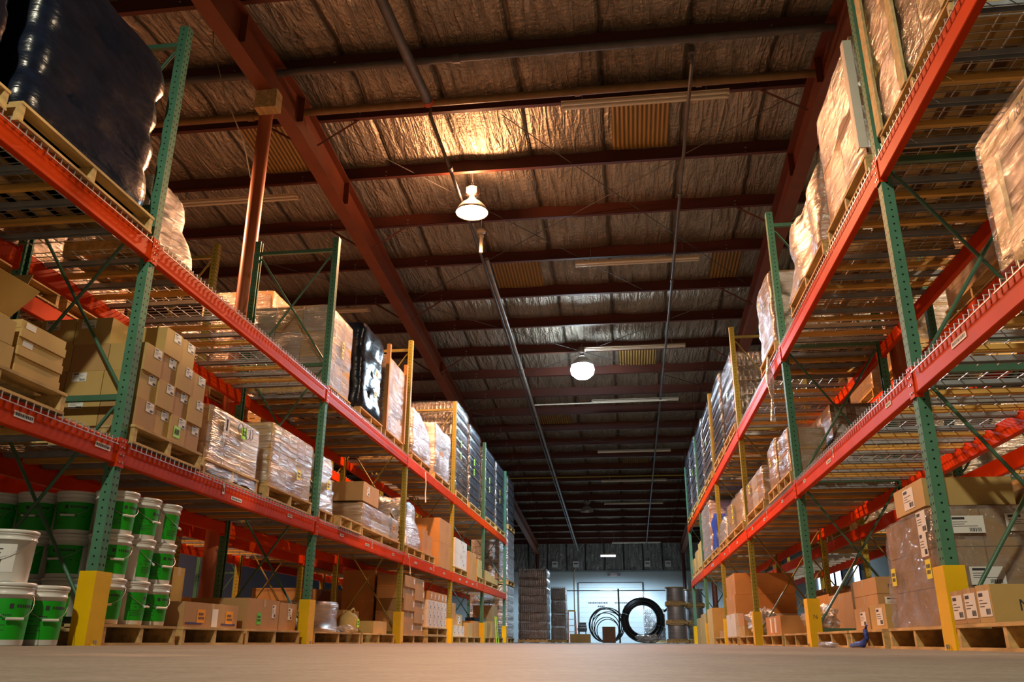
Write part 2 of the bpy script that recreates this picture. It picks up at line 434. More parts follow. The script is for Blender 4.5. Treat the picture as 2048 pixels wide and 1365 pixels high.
beam_cache = {}
def beam_mesh(L):
    k = round(L, 3)
    if k in beam_cache: return beam_cache[k]
    p = MB()
    pr = [(0, 0.005), (0.004, 0), (0.046, 0), (0.05, 0.005), (0.05, 0.112), (0.026, 0.112), (0.026, 0.147), (0.023, 0.15), (0.004, 0.15), (0, 0.145)]
    n = len(pr)
    vs = [(x, y, z) for y in (0, L) for x, z in pr]
    p.add(vs, [(i, (i + 1) % n, n + (i + 1) % n, n + i) for i in range(n)], 'beam_orange')
    p.add(vs, [tuple(range(n)), tuple(reversed(range(n, 2 * n)))], 'beam_orange')
    c = MB()
    c.box(-0.006, 0.046, -0.006, 0.0, -0.022, 0.172, 'beam_orange'); c.box(-0.008, -0.0045, -0.045, 0.0, -0.022, 0.172, 'beam_orange')
    for z in (0.01, 0.06, 0.11, 0.15): c.tube([(-0.008, -0.025, z), (-0.013, -0.025, z)], 0.006, 'steel', 8)
    beam_cache[k] = (p.mesh('beam_body'), c.mesh('end_connector'))
    return beam_cache[k]
tagm = {}
def beam(x, ya, yb, ztop, s, label, group, tags=()):
    t = thing('rack_beam', label, 'rack beam', (x, ya, ztop - 0.15), 0 if s > 0 else PI, group)
    if s < 0: t.location = (x, yb, ztop - 0.15)
    L = yb - ya
    body, con = beam_mesh(L)
    link('beam_body', body, t)
    c1 = link('end_connector', con, t, (0, 0.0, 0)); c2 = link('end_connector', con, t, (0, L, 0)); c2.scale = (1, -1, 1)
    for (f, wd, h, up) in tags:
        k = (wd, h)
        if k not in tagm:
            q = MB(); q.box(-0.0035, -0.0015, -wd / 2, wd / 2, -h / 2, h / 2, 'paper')
            if wd > h:
                yy = -wd / 2 + 0.012
                random.seed(int(wd * 1000))
                while yy < wd / 2 - 0.02:
                    ww = random.choice((0.006, 0.010, 0.014)); q.box(-0.0040, -0.0035, yy, yy + ww, -h * 0.24, h * 0.24, 'ink'); yy += ww + 0.005
            else:
                q.box(-0.0040, -0.0035, -wd * 0.25, wd * 0.25, -h * 0.3, h * 0.1, 'ink')
            tagm[k] = q.mesh('location_tag')
        yy = f * L if s > 0 else (1 - f) * L
        link('location_tag', tagm[k], t, (0, yy, 0.075 + up))
    return t

def deck_meshes(s, full):
    """wire deck 1.19 wide: mesh and three channels; front at x=0 going to +x"""
    W = 1.19; g = MB()
    r = 0.0026 if full else 0.0032
    ny = 19 if full else 10; nx = 10 if full else 6
    for i in range(ny):
        y = 0.02 + (W - 0.04) * i / (ny - 1)
        g.box(-0.012, DEPTH + 0.012, y - r, y + r, 0.006, 0.006 + 2 * r, 'wire')
        if full:
            g.box(-0.012 - 2 * r, -0.012, y - r, y + r, -0.035, 0.006 + 2 * r, 'wire')
    if full: g.box(-0.012 - 4 * r, -0.012 - 2 * r, 0.01, W - 0.01, -0.035, -0.035 + 2 * r, 'wire')
    for j in range(nx):
        x = 0.02 + (DEPTH - 0.04) * j / (nx - 1)
        g.box(x - r, x + r, 0.0, W, 0.0, 0.0055, 'wire')
    ch = MB()
    ch.box(0.03, DEPTH - 0.03, -0.022, 0.022, -0.004, 0.0, 'channel_grey')
    for q in (-1, 1): ch.box(0.03, DEPTH - 0.03, q * 0.022, q * 0.019, -0.036, -0.004, 'channel_grey')
    return g.mesh('wire_mesh'), ch.mesh('support_channel')
DECK_FULL = deck_meshes(1, True); DECK_LOW = deck_meshes(1, False)
q = MB(); q.box(0.028, DEPTH - 0.028, -0.019, 0.019, 0.0, 0.038, 'wood_bar'); BAR = q.mesh('wooden_crossbar')

def shelf(x, ya, yb, z, s, where, grp, full, tags=(), rear=True, bars=True):
    beam(x, ya, yb, z, s, 'orange front beam, ' + where, grp + ' front beams', tags)
    if rear: beam(x + s * DEPTH, ya, yb, z, -s, 'orange rear beam, ' + where, grp + ' rear beams')
    W = 1.19; gap = (yb - ya - 3 * W) / 4
    mesh_, ch = DECK_FULL if full else DECK_LOW
    for k in range(3):
        y = ya + gap + k * (W + gap)
        yy = y if s > 0 else y + W
        t = thing('wire_deck', '%s of three wire mesh decks, %s' % (('nearest', 'middle', 'farthest')[k], where), 'wire deck',
                  (x, yy, z + 0.001), 0 if s > 0 else PI, grp + ' wire decks')
        link('wire_mesh', mesh_, t)
        for f in (0.15, 0.5, 0.85): link('support_channel', ch, t, (0, W * f, 0))
        if bars:
            for n_, f in enumerate((0.32, 0.68)):
                yb_ = y + W * f
                o = link('wooden_crossbar', BAR, None, (x, yb_, z - 0.038 - 0.0005), 0 if s > 0 else PI)
                tag(o, '%s wooden crossbar under the %s wire deck, %s' % (('nearer', 'farther')[n_], ('nearest', 'middle', 'farthest')[k], where), 'crossbar', grp + ' wooden crossbars')

def guard(x, y, s, label):
    """yellow angle guard wrapped round the foot of an upright on the aisle side"""
    g = MB(); h = 0.44; t_ = 0.008; a = 0.085; n_ = 0.085
    g.box(-0.03, -0.03 + t_, -a, a, 0, h, 'guard_yellow')
    for q_ in (-1, 1): g.box(-0.03 + t_, n_, q_ * a, q_ * (a - t_), 0, h, 'guard_yellow')
    o = g.build('column_guard', None, (x, y, 0.0), 0 if s > 0 else PI)
    for (px, py) in ((-0.045, 0.0),):
        bb = MB(); bb.box(-0.055, -0.03, -0.02, 0.02, 0, 0.006, 'guard_yellow'); bb.tube([(-0.043, 0, 0.006), (-0.043, 0, 0.03)], 0.009, 'steel', 6)
        bb.build('anchor_bolt', o)
    return tag(o, label, 'column guard', 'yellow guards at the foot of the rack posts')

WIN = {'left': 'left', 'right': 'right'}
for side, d in SIDES.items():
    s = d['s']
    for i in range(-1, 6):
        y = Y0 + BAY * i
        if i >= 0:
            colr = 'olive' if i in (2, 3) else 'green'  # green frames around the orange lamp get its light in their paint
            desc = 'orange-lit green' if colr == 'olive' else 'green'
            upright(d['x'], y, s, colr, '%s perforated rack upright frame, %s along the aisle in the %s rack' % (desc, ORD[i + 1], side), '%s rack uprights' % side)
            guard(d['x'], y, s, 'yellow steel guard round the foot of the %s upright in the %s rack' % (ORD[i + 1], side))
    for i in range(-1, 5):
        ya, yb = Y0 + BAY * i + 0.041, Y0 + BAY * (i + 1) - 0.041
        for lv, z in enumerate(d['z']):
            tags = ()
            if lv == 0:
                tags = {-1: ((0.75, 0.16, 0.035, 0.0), (0.955, 0.16, 0.035, 0.0)), 0: ((0.40, 0.035, 0.09, 0.02), (0.47, 0.20, 0.03, -0.03), (0.8, 0.12, 0.03, 0.0)),
                        1: ((0.22, 0.12, 0.03, 0), (0.5, 0.17, 0.03, 0), (0.56, 0.03, 0.09, 0.02), (0.85, 0.12, 0.03, 0)),
                        2: ((0.2, 0.17, 0.03, 0), (0.5, 0.17, 0.03, 0), (0.56, 0.03, 0.09, 0.02), (0.8, 0.14, 0.03, 0)),
                        3: ((0.2, 0.17, 0.03, 0), (0.4, 0.17, 0.03, 0), (0.6, 0.14, 0.03, 0), (0.75, 0.03, 0.09, 0.02)), 4: ()}[i]
            if lv == 1 and side == 'right': tags = ()
            if side == 'right' and lv == 0:
                tags = {-1: ((0.80, 0.20, 0.035, 0.0),), 0: ((0.12, 0.12, 0.03, 0), (0.55, 0.03, 0.09, 0.02), (0.6, 0.15, 0.03, -0.02), (0.88, 0.1, 0.03, 0)),
                        1: ((0.2, 0.12, 0.03, 0), (0.5, 0.03, 0.09, 0.01), (0.56, 0.14, 0.03, -0.02), (0.85, 0.1, 0.03, 0)),
                        2: ((0.3, 0.14, 0.03, 0), (0.6, 0.03, 0.09, 0.01), (0.8, 0.14, 0.03, 0)), 3: ((0.4, 0.5, 0.04, 0),), 4: ()}[i]
            shelf(d['x'] - 0.004 * s, ya, yb, z, s, '%s level, %s bay, %s rack' % (('lower', 'upper')[lv], ORD[i + 1], side),
                  '%s rack %s level' % (side, ('lower', 'upper')[lv]), i < 2, tags)
# racks standing back to back with them, across the flue
BACK = {'left': -4.85, 'right': 3.31}
for side, d in SIDES.items():
    s = d['s']; x = BACK[side]
    for i in range(0, 6):
        upright(x, Y0 + BAY * i, s, 'olive' if (side == 'left' or i > 1) else 'green', 'upright frame of the rack back to back behind the %s rack, %s along' % (side, ORD[i + 1]), '%s back rack uprights' % side)
    for i in range(-1, 5):
        ya, yb = Y0 + BAY * i + 0.041, Y0 + BAY * (i + 1) - 0.041
        for lv, z in enumerate(d['z']):
            shelf(x, ya, yb, z, s, '%s level, %s bay, %s back rack' % (('lower', 'upper')[lv], ORD[i + 1], side),
                  '%s back rack %s level' % (side, ('lower', 'upper')[lv]), False, bars=(i < 3), rear=True)
# a further row across the next aisle on the left
for i in range(1, 5):
    upright(-9.4, Y0 + BAY * i, -1, 'green', 'green upright of the far left rack across the next aisle, %s along' % ORD[i], 'far left rack uprights')
for i in range(1, 4):
    for z in (0.75, 2.2):
        beam(-9.4, Y0 + BAY * i + 0.041, Y0 + BAY * (i + 1) - 0.041, z, -1, 'orange beam of the far left rack, %s bay, %s level' % (ORD[i], 'lower' if z < 1 else 'upper'), 'far left rack beams')

# ------------------------------------------------------------------ hall shell
RIDGE = 9.95; SL = 0.083; YF = 45.0; YN = -9.0; XL = -14.0; XR = 12.0
def zp(y): return 8.5 - SL * (RIDGE + abs(y - RIDGE))          # underside of the purlins
q = MB(); q.box(XL, XR, YN, YF, -0.1, 0.0, 'concrete'); structure(q, 'floor')
for nm, ya, yb in (('ceiling', RIDGE, YF), ('ceiling', YN, RIDGE)):
    q = MB(); nx, ny = 130, 60
    dz = 0.275
    vs = []
    for j in range(ny + 1):
        for i in range(nx + 1):
            x = XL + (XR - XL) * i / nx; y = ya + (yb - ya) * j / ny
            sag = -0.035 * abs(math.sin(PI * x / 1.22)) ** 0.6 + 0.02 * noise.noise(Vector((x * 0.9, y * 0.7, 3)))
            vs.append((x, y, zp(y) + dz + sag))
    q.add(vs, [(j * (nx + 1) + i, (j + 1) * (nx + 1) + i, (j + 1) * (nx + 1) + i + 1, j * (nx + 1) + i + 1) for j in range(ny) for i in range(nx)], 'roof_foil', True)
    # outer skin gives the roof its thickness
    q.add([(XL, ya, zp(ya) + 0.4), (XR, ya, zp(ya) + 0.4), (XR, yb, zp(yb) + 0.4), (XL, yb, zp(yb) + 0.4)], [(0, 1, 2, 3)], 'side_paint')
    structure(q, nm)
q = MB(); q.box(XL, XR, YF, YF + 0.2, 0, 3.55, 'wall_paint'); q.box(XL, XR, YF - 0.03, YF, 3.47, 3.55, 'side_paint')
n_ = 90
vs = [(XL + (XR - XL) * i / n_, YF + 0.05 - 0.05 * abs(math.sin(i * 0.9)) - 0.04 * noise.noise(Vector((i * 0.7, k * 1.1, 0))), 3.55 + 1.9 * k / 8) for k in range(9) for i in range(n_ + 1)]
q.add(vs, [(k * (n_ + 1) + i, k * (n_ + 1) + i + 1, (k + 1) * (n_ + 1) + i + 1, (k + 1) * (n_ + 1) + i) for k in range(8) for i in range(n_)], 'wall_foil', True)
structure(q, 'wall_back')
q = MB(); q.box(XL, XR, YN - 0.2, YN, 0, 8.6, 'side_paint'); structure(q, 'wall_front')
q = MB(); q.box(XL - 0.2, XL, YN, YF, 0, 8.6, 'side_dark'); structure(q, 'wall_left')
q = MB(); q.box(XR, XR + 0.2, YN, YF, 0, 8.6, 'side_paint'); structure(q, 'wall_right')
# purlins: Z sections, bottom flange seen from below
ys = [RIDGE + 0.6 + 1.53 * k for k in range(23)] + [RIDGE - 0.6 - 1.53 * k for k in range(12)]
for y in ys:
    if y > YF - 0.1: continue
    z = zp(y); q = MB()
    q.box(XL, XR, y - 0.003, y + 0.003, z, z + 0.27, 'steel_red')
    q.box(XL, XR, y - 0.075, y - 0.003, z, z + 0.006, 'steel_red')
    q.box(XL, XR, y - 0.075, y - 0.070, z, z + 0.02, 'steel_red')
    q.box(XL, XR, y + 0.003, y + 0.07, z + 0.264, z + 0.27, 'steel_red')
    for xb in (-12.1, -4.55, 2.97, 10.4):
        for bx in (-0.75, 0.75):
            for bz in (0.06, 0.14):
                q.box(xb + bx - 0.012, xb + bx + 0.012, y - 0.010, y - 0.003, z + bz - 0.012, z + bz + 0.012, 'steel')
    structure(q, 'roof_purlin')
# rafters: I girders running down the slope under the purlins, deeper over the column
for X in (-12.1, -4.55, 2.97, 10.4):
    q = MB(); st = [YN, 2.0, 7.0, RIDGE, 13.0, 20.0, 32.0, YF - 0.02]
    dep = [0.42, 0.42, 0.50, 0.62, 0.52, 0.42, 0.42, 0.42]
    for j in range(len(st) - 1):
        a, b_ = st[j], st[j + 1]; za, zb = zp(a), zp(b_); da, db = dep[j], dep[j + 1]
        for (x0, x1, t0, t1) in ((-0.006, 0.006, 0.0, None), (-0.11, 0.11, 0.0, 0.016)):
            for bot in (0, 1):
                if t1 is None and bot: continue
                if t1 is None: lo_a, hi_a, lo_b, hi_b = za - da, za, zb - db, zb
                elif bot: lo_a, hi_a, lo_b, hi_b = za - da - t1, za - da, zb - db - t1, zb - db
                else: lo_a, hi_a, lo_b, hi_b = za - t1, za - 0.001, zb - t1, zb - 0.001
                vs = [(X + x0, a, lo_a), (X + x1, a, lo_a), (X + x0, b_, lo_b), (X + x1, b_, lo_b), (X + x0, a, hi_a), (X + x1, a, hi_a), (X + x0, b_, hi_b), (X + x1, b_, hi_b)]
                q.add(vs, [(0, 2, 3, 1), (4, 5, 7, 6), (0, 1, 5, 4), (2, 6, 7, 3), (0, 4, 6, 2), (1, 3, 7, 5)], 'rafter_red')
    for y in (8.0, RIDGE, 12.1, 20.0, 27.0):
        q.box(X - 0.1, X + 0.1, y - 0.006, y + 0.006, zp(y) - 0.42, zp(y) - 0.017, 'rafter_red')
    structure(q, 'roof_rafter')
    # flange braces from rafter bottom up to purlins
    k_ = 0
    for y in ys[:14:2]:
        q = MB()
        for s in (-1, 1): q.tube([(X + s * 0.1, y, zp(y) - 0.40), (X + s * 0.75, y, zp(y) + 0.02)], 0.018, 'steel_red', 4, smooth=False)
        structure(q, 'flange_brace')
for X, lab in ((-4.61, 'left'), (3.07, 'right')):
    q = MB(); q.tube([(X, 9.1, 0.0), (X, 9.1, zp(9.1) - 0.62)], 0.093, 'column_red', 20)
    q.box(X - 0.15, X + 0.15, 8.95, 9.25, 0, 0.02, 'column_red'); q.box(X - 0.12, X + 0.12, 8.98, 9.22, zp(9.1) - 0.635, zp(9.1) - 0.615, 'column_red')
    structure(q, 'support_column')
for X in (-4.55, 2.97):
    for yy in (30.0, 44.7):
        q = MB(); q.tube([(X, yy, 0), (X, yy, zp(yy) - 0.42)], 0.09, 'steel_red', 14); structure(q, 'support_column')
# wood blocking on the column
q = MB(); q.box(-4.66, -4.36, 8.83, 9.01, 6.72, 7.0, 'pallet_wood')
tag(q.build('junction_box'), 'square tan box fixed near the top of the left round column', 'box')
# sag rods crossing between purlins
for (a, b_) in (((-1.6, 10.7), (2.8, 16.6)), ((2.8, 10.7), (-4.4, 16.6)), ((-4.4, 10.7), (0.6, 16.6)), ((-4.4, 16.8), (2.8, 22.8)), ((2.8, 16.8), (-4.4, 22.8)), ((-4.4, 24), (2.8, 30)), ((2.8, 24), (-4.4, 30)), ((-11.8, 10.7), (-4.7, 16.6))):
    q = MB(); q.tube([(*a, zp(a[1]) + 0.03), (*b_, zp(b_[1]) + 0.03)], 0.008, 'pipe_dark', 5); structure(q, 'cross_brace')
# skylight panels between purlins
for n_, (x0, x1, k) in enumerate(((0.07, 0.97, 0), (-2.5, -1.5, 3), (0.05, 1.0, 6), (-2.5, -1.5, 9), (-5.9, -5.0, 0), (2.0, 2.6, 3), (0.05, 1.0, 12))):
    ya, yb = ys[k] + 0.08, ys[k + 1] - 0.09
    q = MB(); z1, z2 = zp(ya) + 0.205, zp(yb) + 0.205
    q.add([(x0, ya, z1), (x1, ya, z1), (x1, yb, z2), (x0, yb, z2), (x0, ya, z1 + 0.02), (x1, ya, z1 + 0.02), (x1, yb, z2 + 0.02), (x0, yb, z2 + 0.02)],
          [(3, 2, 1, 0), (4, 5, 6, 7), (0, 1, 5, 4), (2, 3, 7, 6), (1, 2, 6, 5), (3, 0, 4, 7)], 'skylight')
    structure(q, 'skylight_panel')
# far wall: roll-up door, its tracks, wall boards, exit sign
q = MB(); X0, X1 = -2.42, 0.82
for k in range(12): q.box(X0, X1, YF - 0.05, YF - 0.02, 0.005 + 0.243 * k, 0.005 + 0.243 * k + 0.236, 'door_paint')
o = structure(q, 'door_1')
for x in (X0 - 0.06, X1 + 0.01):
    g = MB(); g.box(x, x + 0.05, YF - 0.09, YF - 0.0505, 0, 2.95, 'pipe_dark'); g.build('door_track', o)
g = MB(); g.box(X0, X1, YF - 0.0505 - 0.05, YF - 0.0505, 2.93, 2.96, 'pipe_dark'); g.build('door_header', o)
t = thing('exit_sign', 'small red and white EXIT sign with two lamp heads high on the end wall', 'sign', (-0.60, YF - 0.035, 3.32))
g = MB(); g.box(-0.17, 0.17, -0.06, 0, -0.11, 0.11, 'paper'); g.build('sign_box', t)
lettering('EXIT', 0.16, 'exit_red', 'c', (0, -0.062, 0), t)
for s in (-1, 1):
    g = MB(); g.tube([(s * 0.17, -0.03, 0.0), (s * 0.25, -0.03, 0.0)], 0.012, 'pipe_dark', 6); g.tube([(s * 0.27, -0.06, 0.0), (s * 0.27, 0.0, 0.0)], 0.06, 'pipe_grey', 12); g.build('lamp_head', t)
for n_, (x, nm) in enumerate(((-5.9, 'far left'), (-3.65, 'left'), (-2.55, 'middle left'), (1.15, 'middle right'), (2.2, 'right'))):
    g = MB(); g.box(-0.15, 0.15, -0.02, 0.10, -0.15, 0.15, 'paper'); g.box(-0.1, 0.1, -0.022, -0.02, 0.0, 0.05, 'ink')
    tag(g.build('aisle_sign', None, (x, YF - 0.08, 3.86)), 'small white square sign high on the end wall, %s of five' % nm, 'sign', 'small white signs on the end wall')
# lettering strips on the roll-up door
for n_, (x, wd) in enumerate(((-1.45, 1.0), (-0.1, 1.0), (-1.3, 0.35), (0.05, 0.35))):
    z = 1.93 if n_ < 2 else 1.76
    g = MB(); xx = -wd / 2; random.seed(n_ + 3)
    while xx < wd / 2: ww = random.uniform(0.04, 0.09); g.box(xx, min(xx + ww, wd / 2), -0.004, 0, -0.035, 0.035, 'ink'); xx += ww + 0.02
    g.build('stencil_lettering', o, (x, YF - 0.0505, z))
# windows / bright strips on the far wall at the right
for n_, (x0, x1) in enumerate(((9.6, 9.95), (10.05, 10.35), (10.45, 10.7), (11.35, 11.6))):
    q = MB(); q.box(x0, x1, YF - 0.04, YF - 0.01, 1.9, 4.3, 'glow_day')
    q.box(x1, x1 + 0.09, YF - 0.06, YF - 0.005, 1.85, 4.35, 'ink_blue'); structure(q, 'window_%d' % (n_ + 1))
# ------------------------------------------------------------------ lamps
def highbay_meshes(glow):
    a = MB(); a.lathe([(0.275, 0.0), (0.282, 0.012), (0.262, 0.05), (0.225, 0.11), (0.17, 0.17), (0.115, 0.215), (0.085, 0.235), (0.08, 0.235), (0.11, 0.205), (0.165, 0.16), (0.22, 0.10), (0.255, 0.045), (0.270, 0.004)], 'alu', 32, cap0=False, cap1=False)
    b_ = MB(); b_.lathe([(0.0, 0.235), (0.07, 0.235), (0.07, 0.27), (0.055, 0.28), (0.055, 0.32), (0.10, 0.33), (0.105, 0.47), (0.085, 0.49), (0.02, 0.50), (0.0, 0.5)], 'housing', 20, cap0=False, cap1=False)
    for k in range(8):
        an = k * PI / 4; b_.box(-0.004, 0.004, 0.10, 0.125, 0.34, 0.46, 'housing', rz=an, piv=(0, 0))
    c = MB(); c.tube([(0, 0, 0.5), (0, 0, 0.545), (0.02, 0, 0.57), (0, 0, 0.6), (-0.02, 0, 0.57), (-0.005, 0, 0.55)], 0.006, 'steel', 6)
    d = MB(); d.lathe([(0.0, 0.03), (0.05, 0.035), (0.07, 0.07), (0.06, 0.13), (0.03, 0.18), (0.025, 0.23)], glow, 16, cap0=False, cap1=False)
    return a.mesh('reflector'), b_.mesh('ballast_housing'), c.mesh('hanging_hook'), d.mesh('bulb')
hb = {}
for (kind, x, y, z, colr, wt, lab) in LAMPS:
    gk = {'orange': 'glow_orange', 'cold': 'glow_cold', 'off': 'plastic_tub', 'plain': 'glow_orange' if colr == ORANGE else 'glow_cold'}[kind]
    if gk not in hb: hb[gk] = highbay_meshes(gk)
    t = thing('high_bay_lamp', lab, 'lamp', (x, y, z), 0, 'high bay lamps')
    for me in hb[gk]: link(me.name.split('.')[0], me, t)
    if wt:
        g = MB(); g.lathe([(0.268, 0.012), (0.0, 0.012)] if kind != 'cold' else [(0.268, 0.012), (0.30, -0.10), (0.27, -0.22), (0.17, -0.31), (0.0, -0.34)], gk, 32, cap0=False, cap1=False); g.build('lens', t)  # cold lens bulged into a dome, its shape standing in for the glare
    g = MB(); top = zp(y) + 0.2 - (z + 0.6)
    if top > 0.02: g.tube([(0, 0, 0.6), (0, 0, 0.6 + top)], 0.008, 'steel', 5); g.build('hanging_rod', t)
    if wt:
        # the open reflector throws most light down and out; a little escapes up past the ballast
        ld = bpy.data.lights.new('lamp_light', 'SPOT'); ld.color = colr; ld.energy = wt; ld.shadow_soft_size = 0.13; ld.spot_size = math.radians(172); ld.spot_blend = 0.35
        lo = bpy.data.objects.new('lamp_light', ld); COL.objects.link(lo); lo.parent = t; lo.location = (0, 0, -0.16 if kind != 'cold' else -0.40)
        if UP.get(kind):
            ld = bpy.data.lights.new('lamp_uplight', 'POINT'); ld.color = colr; ld.energy = wt * UP[kind]; ld.shadow_soft_size = 0.06
            lo = bpy.data.objects.new('lamp_uplight', ld); COL.objects.link(lo); lo.parent = t; lo.location = (0.0, -0.17, 0.38)
# cold strip light by the end wall
t = thing('strip_light', 'short lit bluish strip light hanging before the end wall', 'lamp', (-0.79, 41.15, 3.92))
g = MB(); g.box(-0.36, 0.36, -0.06, 0.06, 0.04, 0.10, 'fixture'); g.build('housing', t)
g = MB(); g.tube([(-0.35, 0, 0.0), (0.35, 0, 0.0)], 0.045, 'glow_tube', 10); g.build('glowing_tube', t)
ld = bpy.data.lights.new('strip_glow', 'SPOT'); ld.color = COLD; ld.energy = 900; ld.shadow_soft_size = 0.3; ld.spot_size = math.radians(172); ld.spot_blend = 0.3
lo = bpy.data.objects.new('strip_glow', ld); COL.objects.link(lo); lo.parent = t; lo.location = (0, 0, -0.38)
g = MB()
for x in (-0.3, 0.3): g.tube([(x, 0, 0.1), (x, 0, zp(41.15) + 0.02 - 3.92)], 0.006, 'steel', 5)
g.build('suspension_wire', t)
# unlit fluorescent fixtures under the purlins
fl_pos = [(0.55, 10.40, 7.47), (0.47, 15.10, 7.08), (0.44, 19.25, 6.74), (0.46, 22.9, 6.43), (0.45, 27.75, 6.03), (0.45, 31.5, 5.72), (0.45, 35.1, 5.43), (0.6, 43.2, 4.72), (-6.6, 12.2, 7.3), (-6.6, 16.5, 6.9)]
fm = MB(); L = 1.21
fm.box(-L, L, -0.06, 0.06, 0.05, 0.075, 'fixture')
fm.add([(-L, -0.12, 0.035), (L, -0.12, 0.035), (L, -0.06, 0.06), (-L, -0.06, 0.06), (-L, 0.12, 0.035), (L, 0.12, 0.035), (L, 0.06, 0.06), (-L, 0.06, 0.06)], [(0, 1, 2, 3), (7, 6, 5, 4)], 'fixture')
FH = fm.mesh('fixture_housing')
tm = MB(); tm.tube([(-L + 0.03, 0, 0.02), (L - 0.03, 0, 0.02)], 0.019, 'tube_off', 10)
for e in (-1, 1): tm.box(e * (L - 0.03), e * L, -0.03, 0.03, 0.0, 0.05, 'fixture')
TM = tm.mesh('fluorescent_tube')
for n_, (x, y, z) in enumerate(fl_pos):
    lab = ('long unlit fluorescent fixture under the roof, %s from the near end of the aisle' % ['first', 'second', 'third', 'fourth', 'fifth', 'sixth', 'seventh', 'eighth'][n_]) if n_ < 8 else \
        'long unlit fluorescent fixture over the next aisle to the left, %s one' % ('nearer' if n_ == 8 else 'farther')
    t = thing('fluorescent_fixture', lab, 'light fixture', (x, y, z), 0, 'unlit fluorescent fixtures')
    link('fixture_housing', FH, t)
    for dy in (-0.05, 0.05): link('fluorescent_tube', TM, t, (0, dy, 0))
    g = MB()
    for e in (-0.9, 0.9): g.tube([(e, 0, 0.075), (e, 0, zp(y) + 0.2 - z)], 0.005, 'steel', 5)
    g.build('hanger', t)
# ------------------------------------------------------------------ pipes
def pipe(label, pts, r, m, extra=None, name='sprinkler_pipe', cat='pipe'):
    g = MB(); g.tube(pts, r, m, 12)
    for (c, rr, hw) in (extra or ()):
        c = Vector(c); g.tube([c - Vector(hw), c + Vector(hw)], rr, m, 12)
    o = g.build(name); return tag(o, label, cat)
pipe('yellow-brown sprinkler pipe crossing the roof in front of the ridge, lower of two', [(XL, 10.0, 7.44), (XR, 10.0, 7.44)], 0.055, 'pipe_brown', [((-5.3, 10.0, 7.44), 0.07, (0.05, 0, 0)), ((-0.4, 10.0, 7.44), 0.068, (0.04, 0, 0)), ((1.3, 10.0, 7.44), 0.068, (0.04, 0, 0))])
pipe('dark sprinkler pipe crossing the roof nearest the viewpoint, upper of two', [(XL, 9.15, 7.50), (XR, 9.15, 7.50)], 0.05, 'pipe_dark', [((-2.0, 9.15, 7.5), 0.065, (0.05, 0, 0))])
o = pipe('fat dark pipe running along the roof above the sprinkler main with a red end cap', [(-2.62, -6, 5.85), (-2.60, 7.2, 7.15), (-2.52, 9.7, 7.27)], 0.07, 'pipe_dark')
g = MB(); g.tube([(-2.52, 9.7, 7.27), (-2.517, 9.78, 7.265)], 0.075, 'ladder_red', 14); g.build('end_cap', o)
pipe('thin conduit running down the roof slope over the orange lamp', [(-2.59, 10.2, 7.60), (-2.59, 10.18, 7.36), (-2.52, 13.5, 7.10), (-2.50, 14.4, 7.0), (-2.49, 22, 6.36), (-2.47, 44, 4.55)], 0.028, 'pipe_dark', [((-2.55, 11.5, 7.25), 0.042, (0, 0.05, -0.004)), ((-2.53, 12.9, 7.14), 0.04, (0, 0.05, -0.004))], 'conduit')
pipe('grey sprinkler branch pipe running down the middle of the roof', [(-2.40, 14.3, 6.95), (-2.40, 14.7, 6.90), (-2.38, 22, 6.30), (-2.36, 44, 4.48)], 0.042, 'pipe_grey', [((-2.39, 19.8, 6.48), 0.06, (0, 0.06, -0.005)), ((-2.38, 23.5, 6.18), 0.055, (0, 0.06, -0.005)), ((-2.385, 19.73, 6.675), 0.01, (0, 0, 0.19)), ((-2.375, 27.38, 6.04), 0.01, (0, 0, 0.19)), ((-2.38, 31, 5.56), 0.055, (0, 0.06, -0.005))])
pipe('thin dark pipe running along the roof right of the fluorescent fixtures', [(1.16, 9.4, 7.60), (1.16, 9.45, 7.345), (1.16, 12.8, 7.07), (1.16, 16.6, 6.76), (1.12, 27, 5.88), (1.08, 44, 4.47)], 0.026, 'pipe_dark', [((1.16, y, 7.36 - 0.0835 * (y - 9.35)), 0.04, (0, 0.05, -0.004)) for y in (12.5, 15.5, 20)] + [((1.16, 9.4, 7.52), 0.05, (0, 0, 0.06))], 'conduit')
pipe('long thin cream pipe crossing high between the racks beyond the cold lamp', [(-2.3, 22.1, 6.19), (1.3, 22.1, 6.21)], 0.018, 'tube_off', None, 'cross_pipe')
pipe('long ochre pipe crossing high over the far half of the aisle', [(-5, 29.5, 5.55), (4, 29.5, 5.55)], 0.022, 'post_olive', None, 'cross_pipe')
# sprinkler riser hanging beyond the orange lamp
t = thing('vent_fitting', 'pale flanged fitting hanging below the roof just beyond the orange lamp', 'fitting', (-2.32, 13.2, 6.55))
g = MB(); g.lathe([(0.03, 0), (0.034, 0.02), (0.034, 0.30), (0.05, 0.31), (0.05, 0.34), (0.03, 0.35)], 'tube_off', 12); g.build('stem', t)
g = MB(); g.lathe([(0.02, 0.35), (0.02, 0.39), (0.08, 0.40), (0.085, 0.43), (0.05, 0.45), (0.05, 0.47), (0.02, 0.48)], 'tube_off', 14); g.build('flange', t)
g = MB(); g.tube([(0, 0, 0.48), (0, 0, zp(13.2) - 6.55 + 0.02)], 0.01, 'steel', 5); g.build('hanging_rod', t)
# thin cord hanging from the roof at the left
q = MB(); q.tube([(-4.95, 8.3, 7.7), (-4.9, 8.0, 7.3), (-4.75, 7.8, 6.9), (-4.55, 7.9, 6.2), (-4.35, 8.1, 5.7), (-4.3, 8.3, 5.3)], 0.006, 'rope', 5)
tag(q.build('loose_rope'), 'thin pale cord hanging loosely from the roof beside the left column', 'cord')
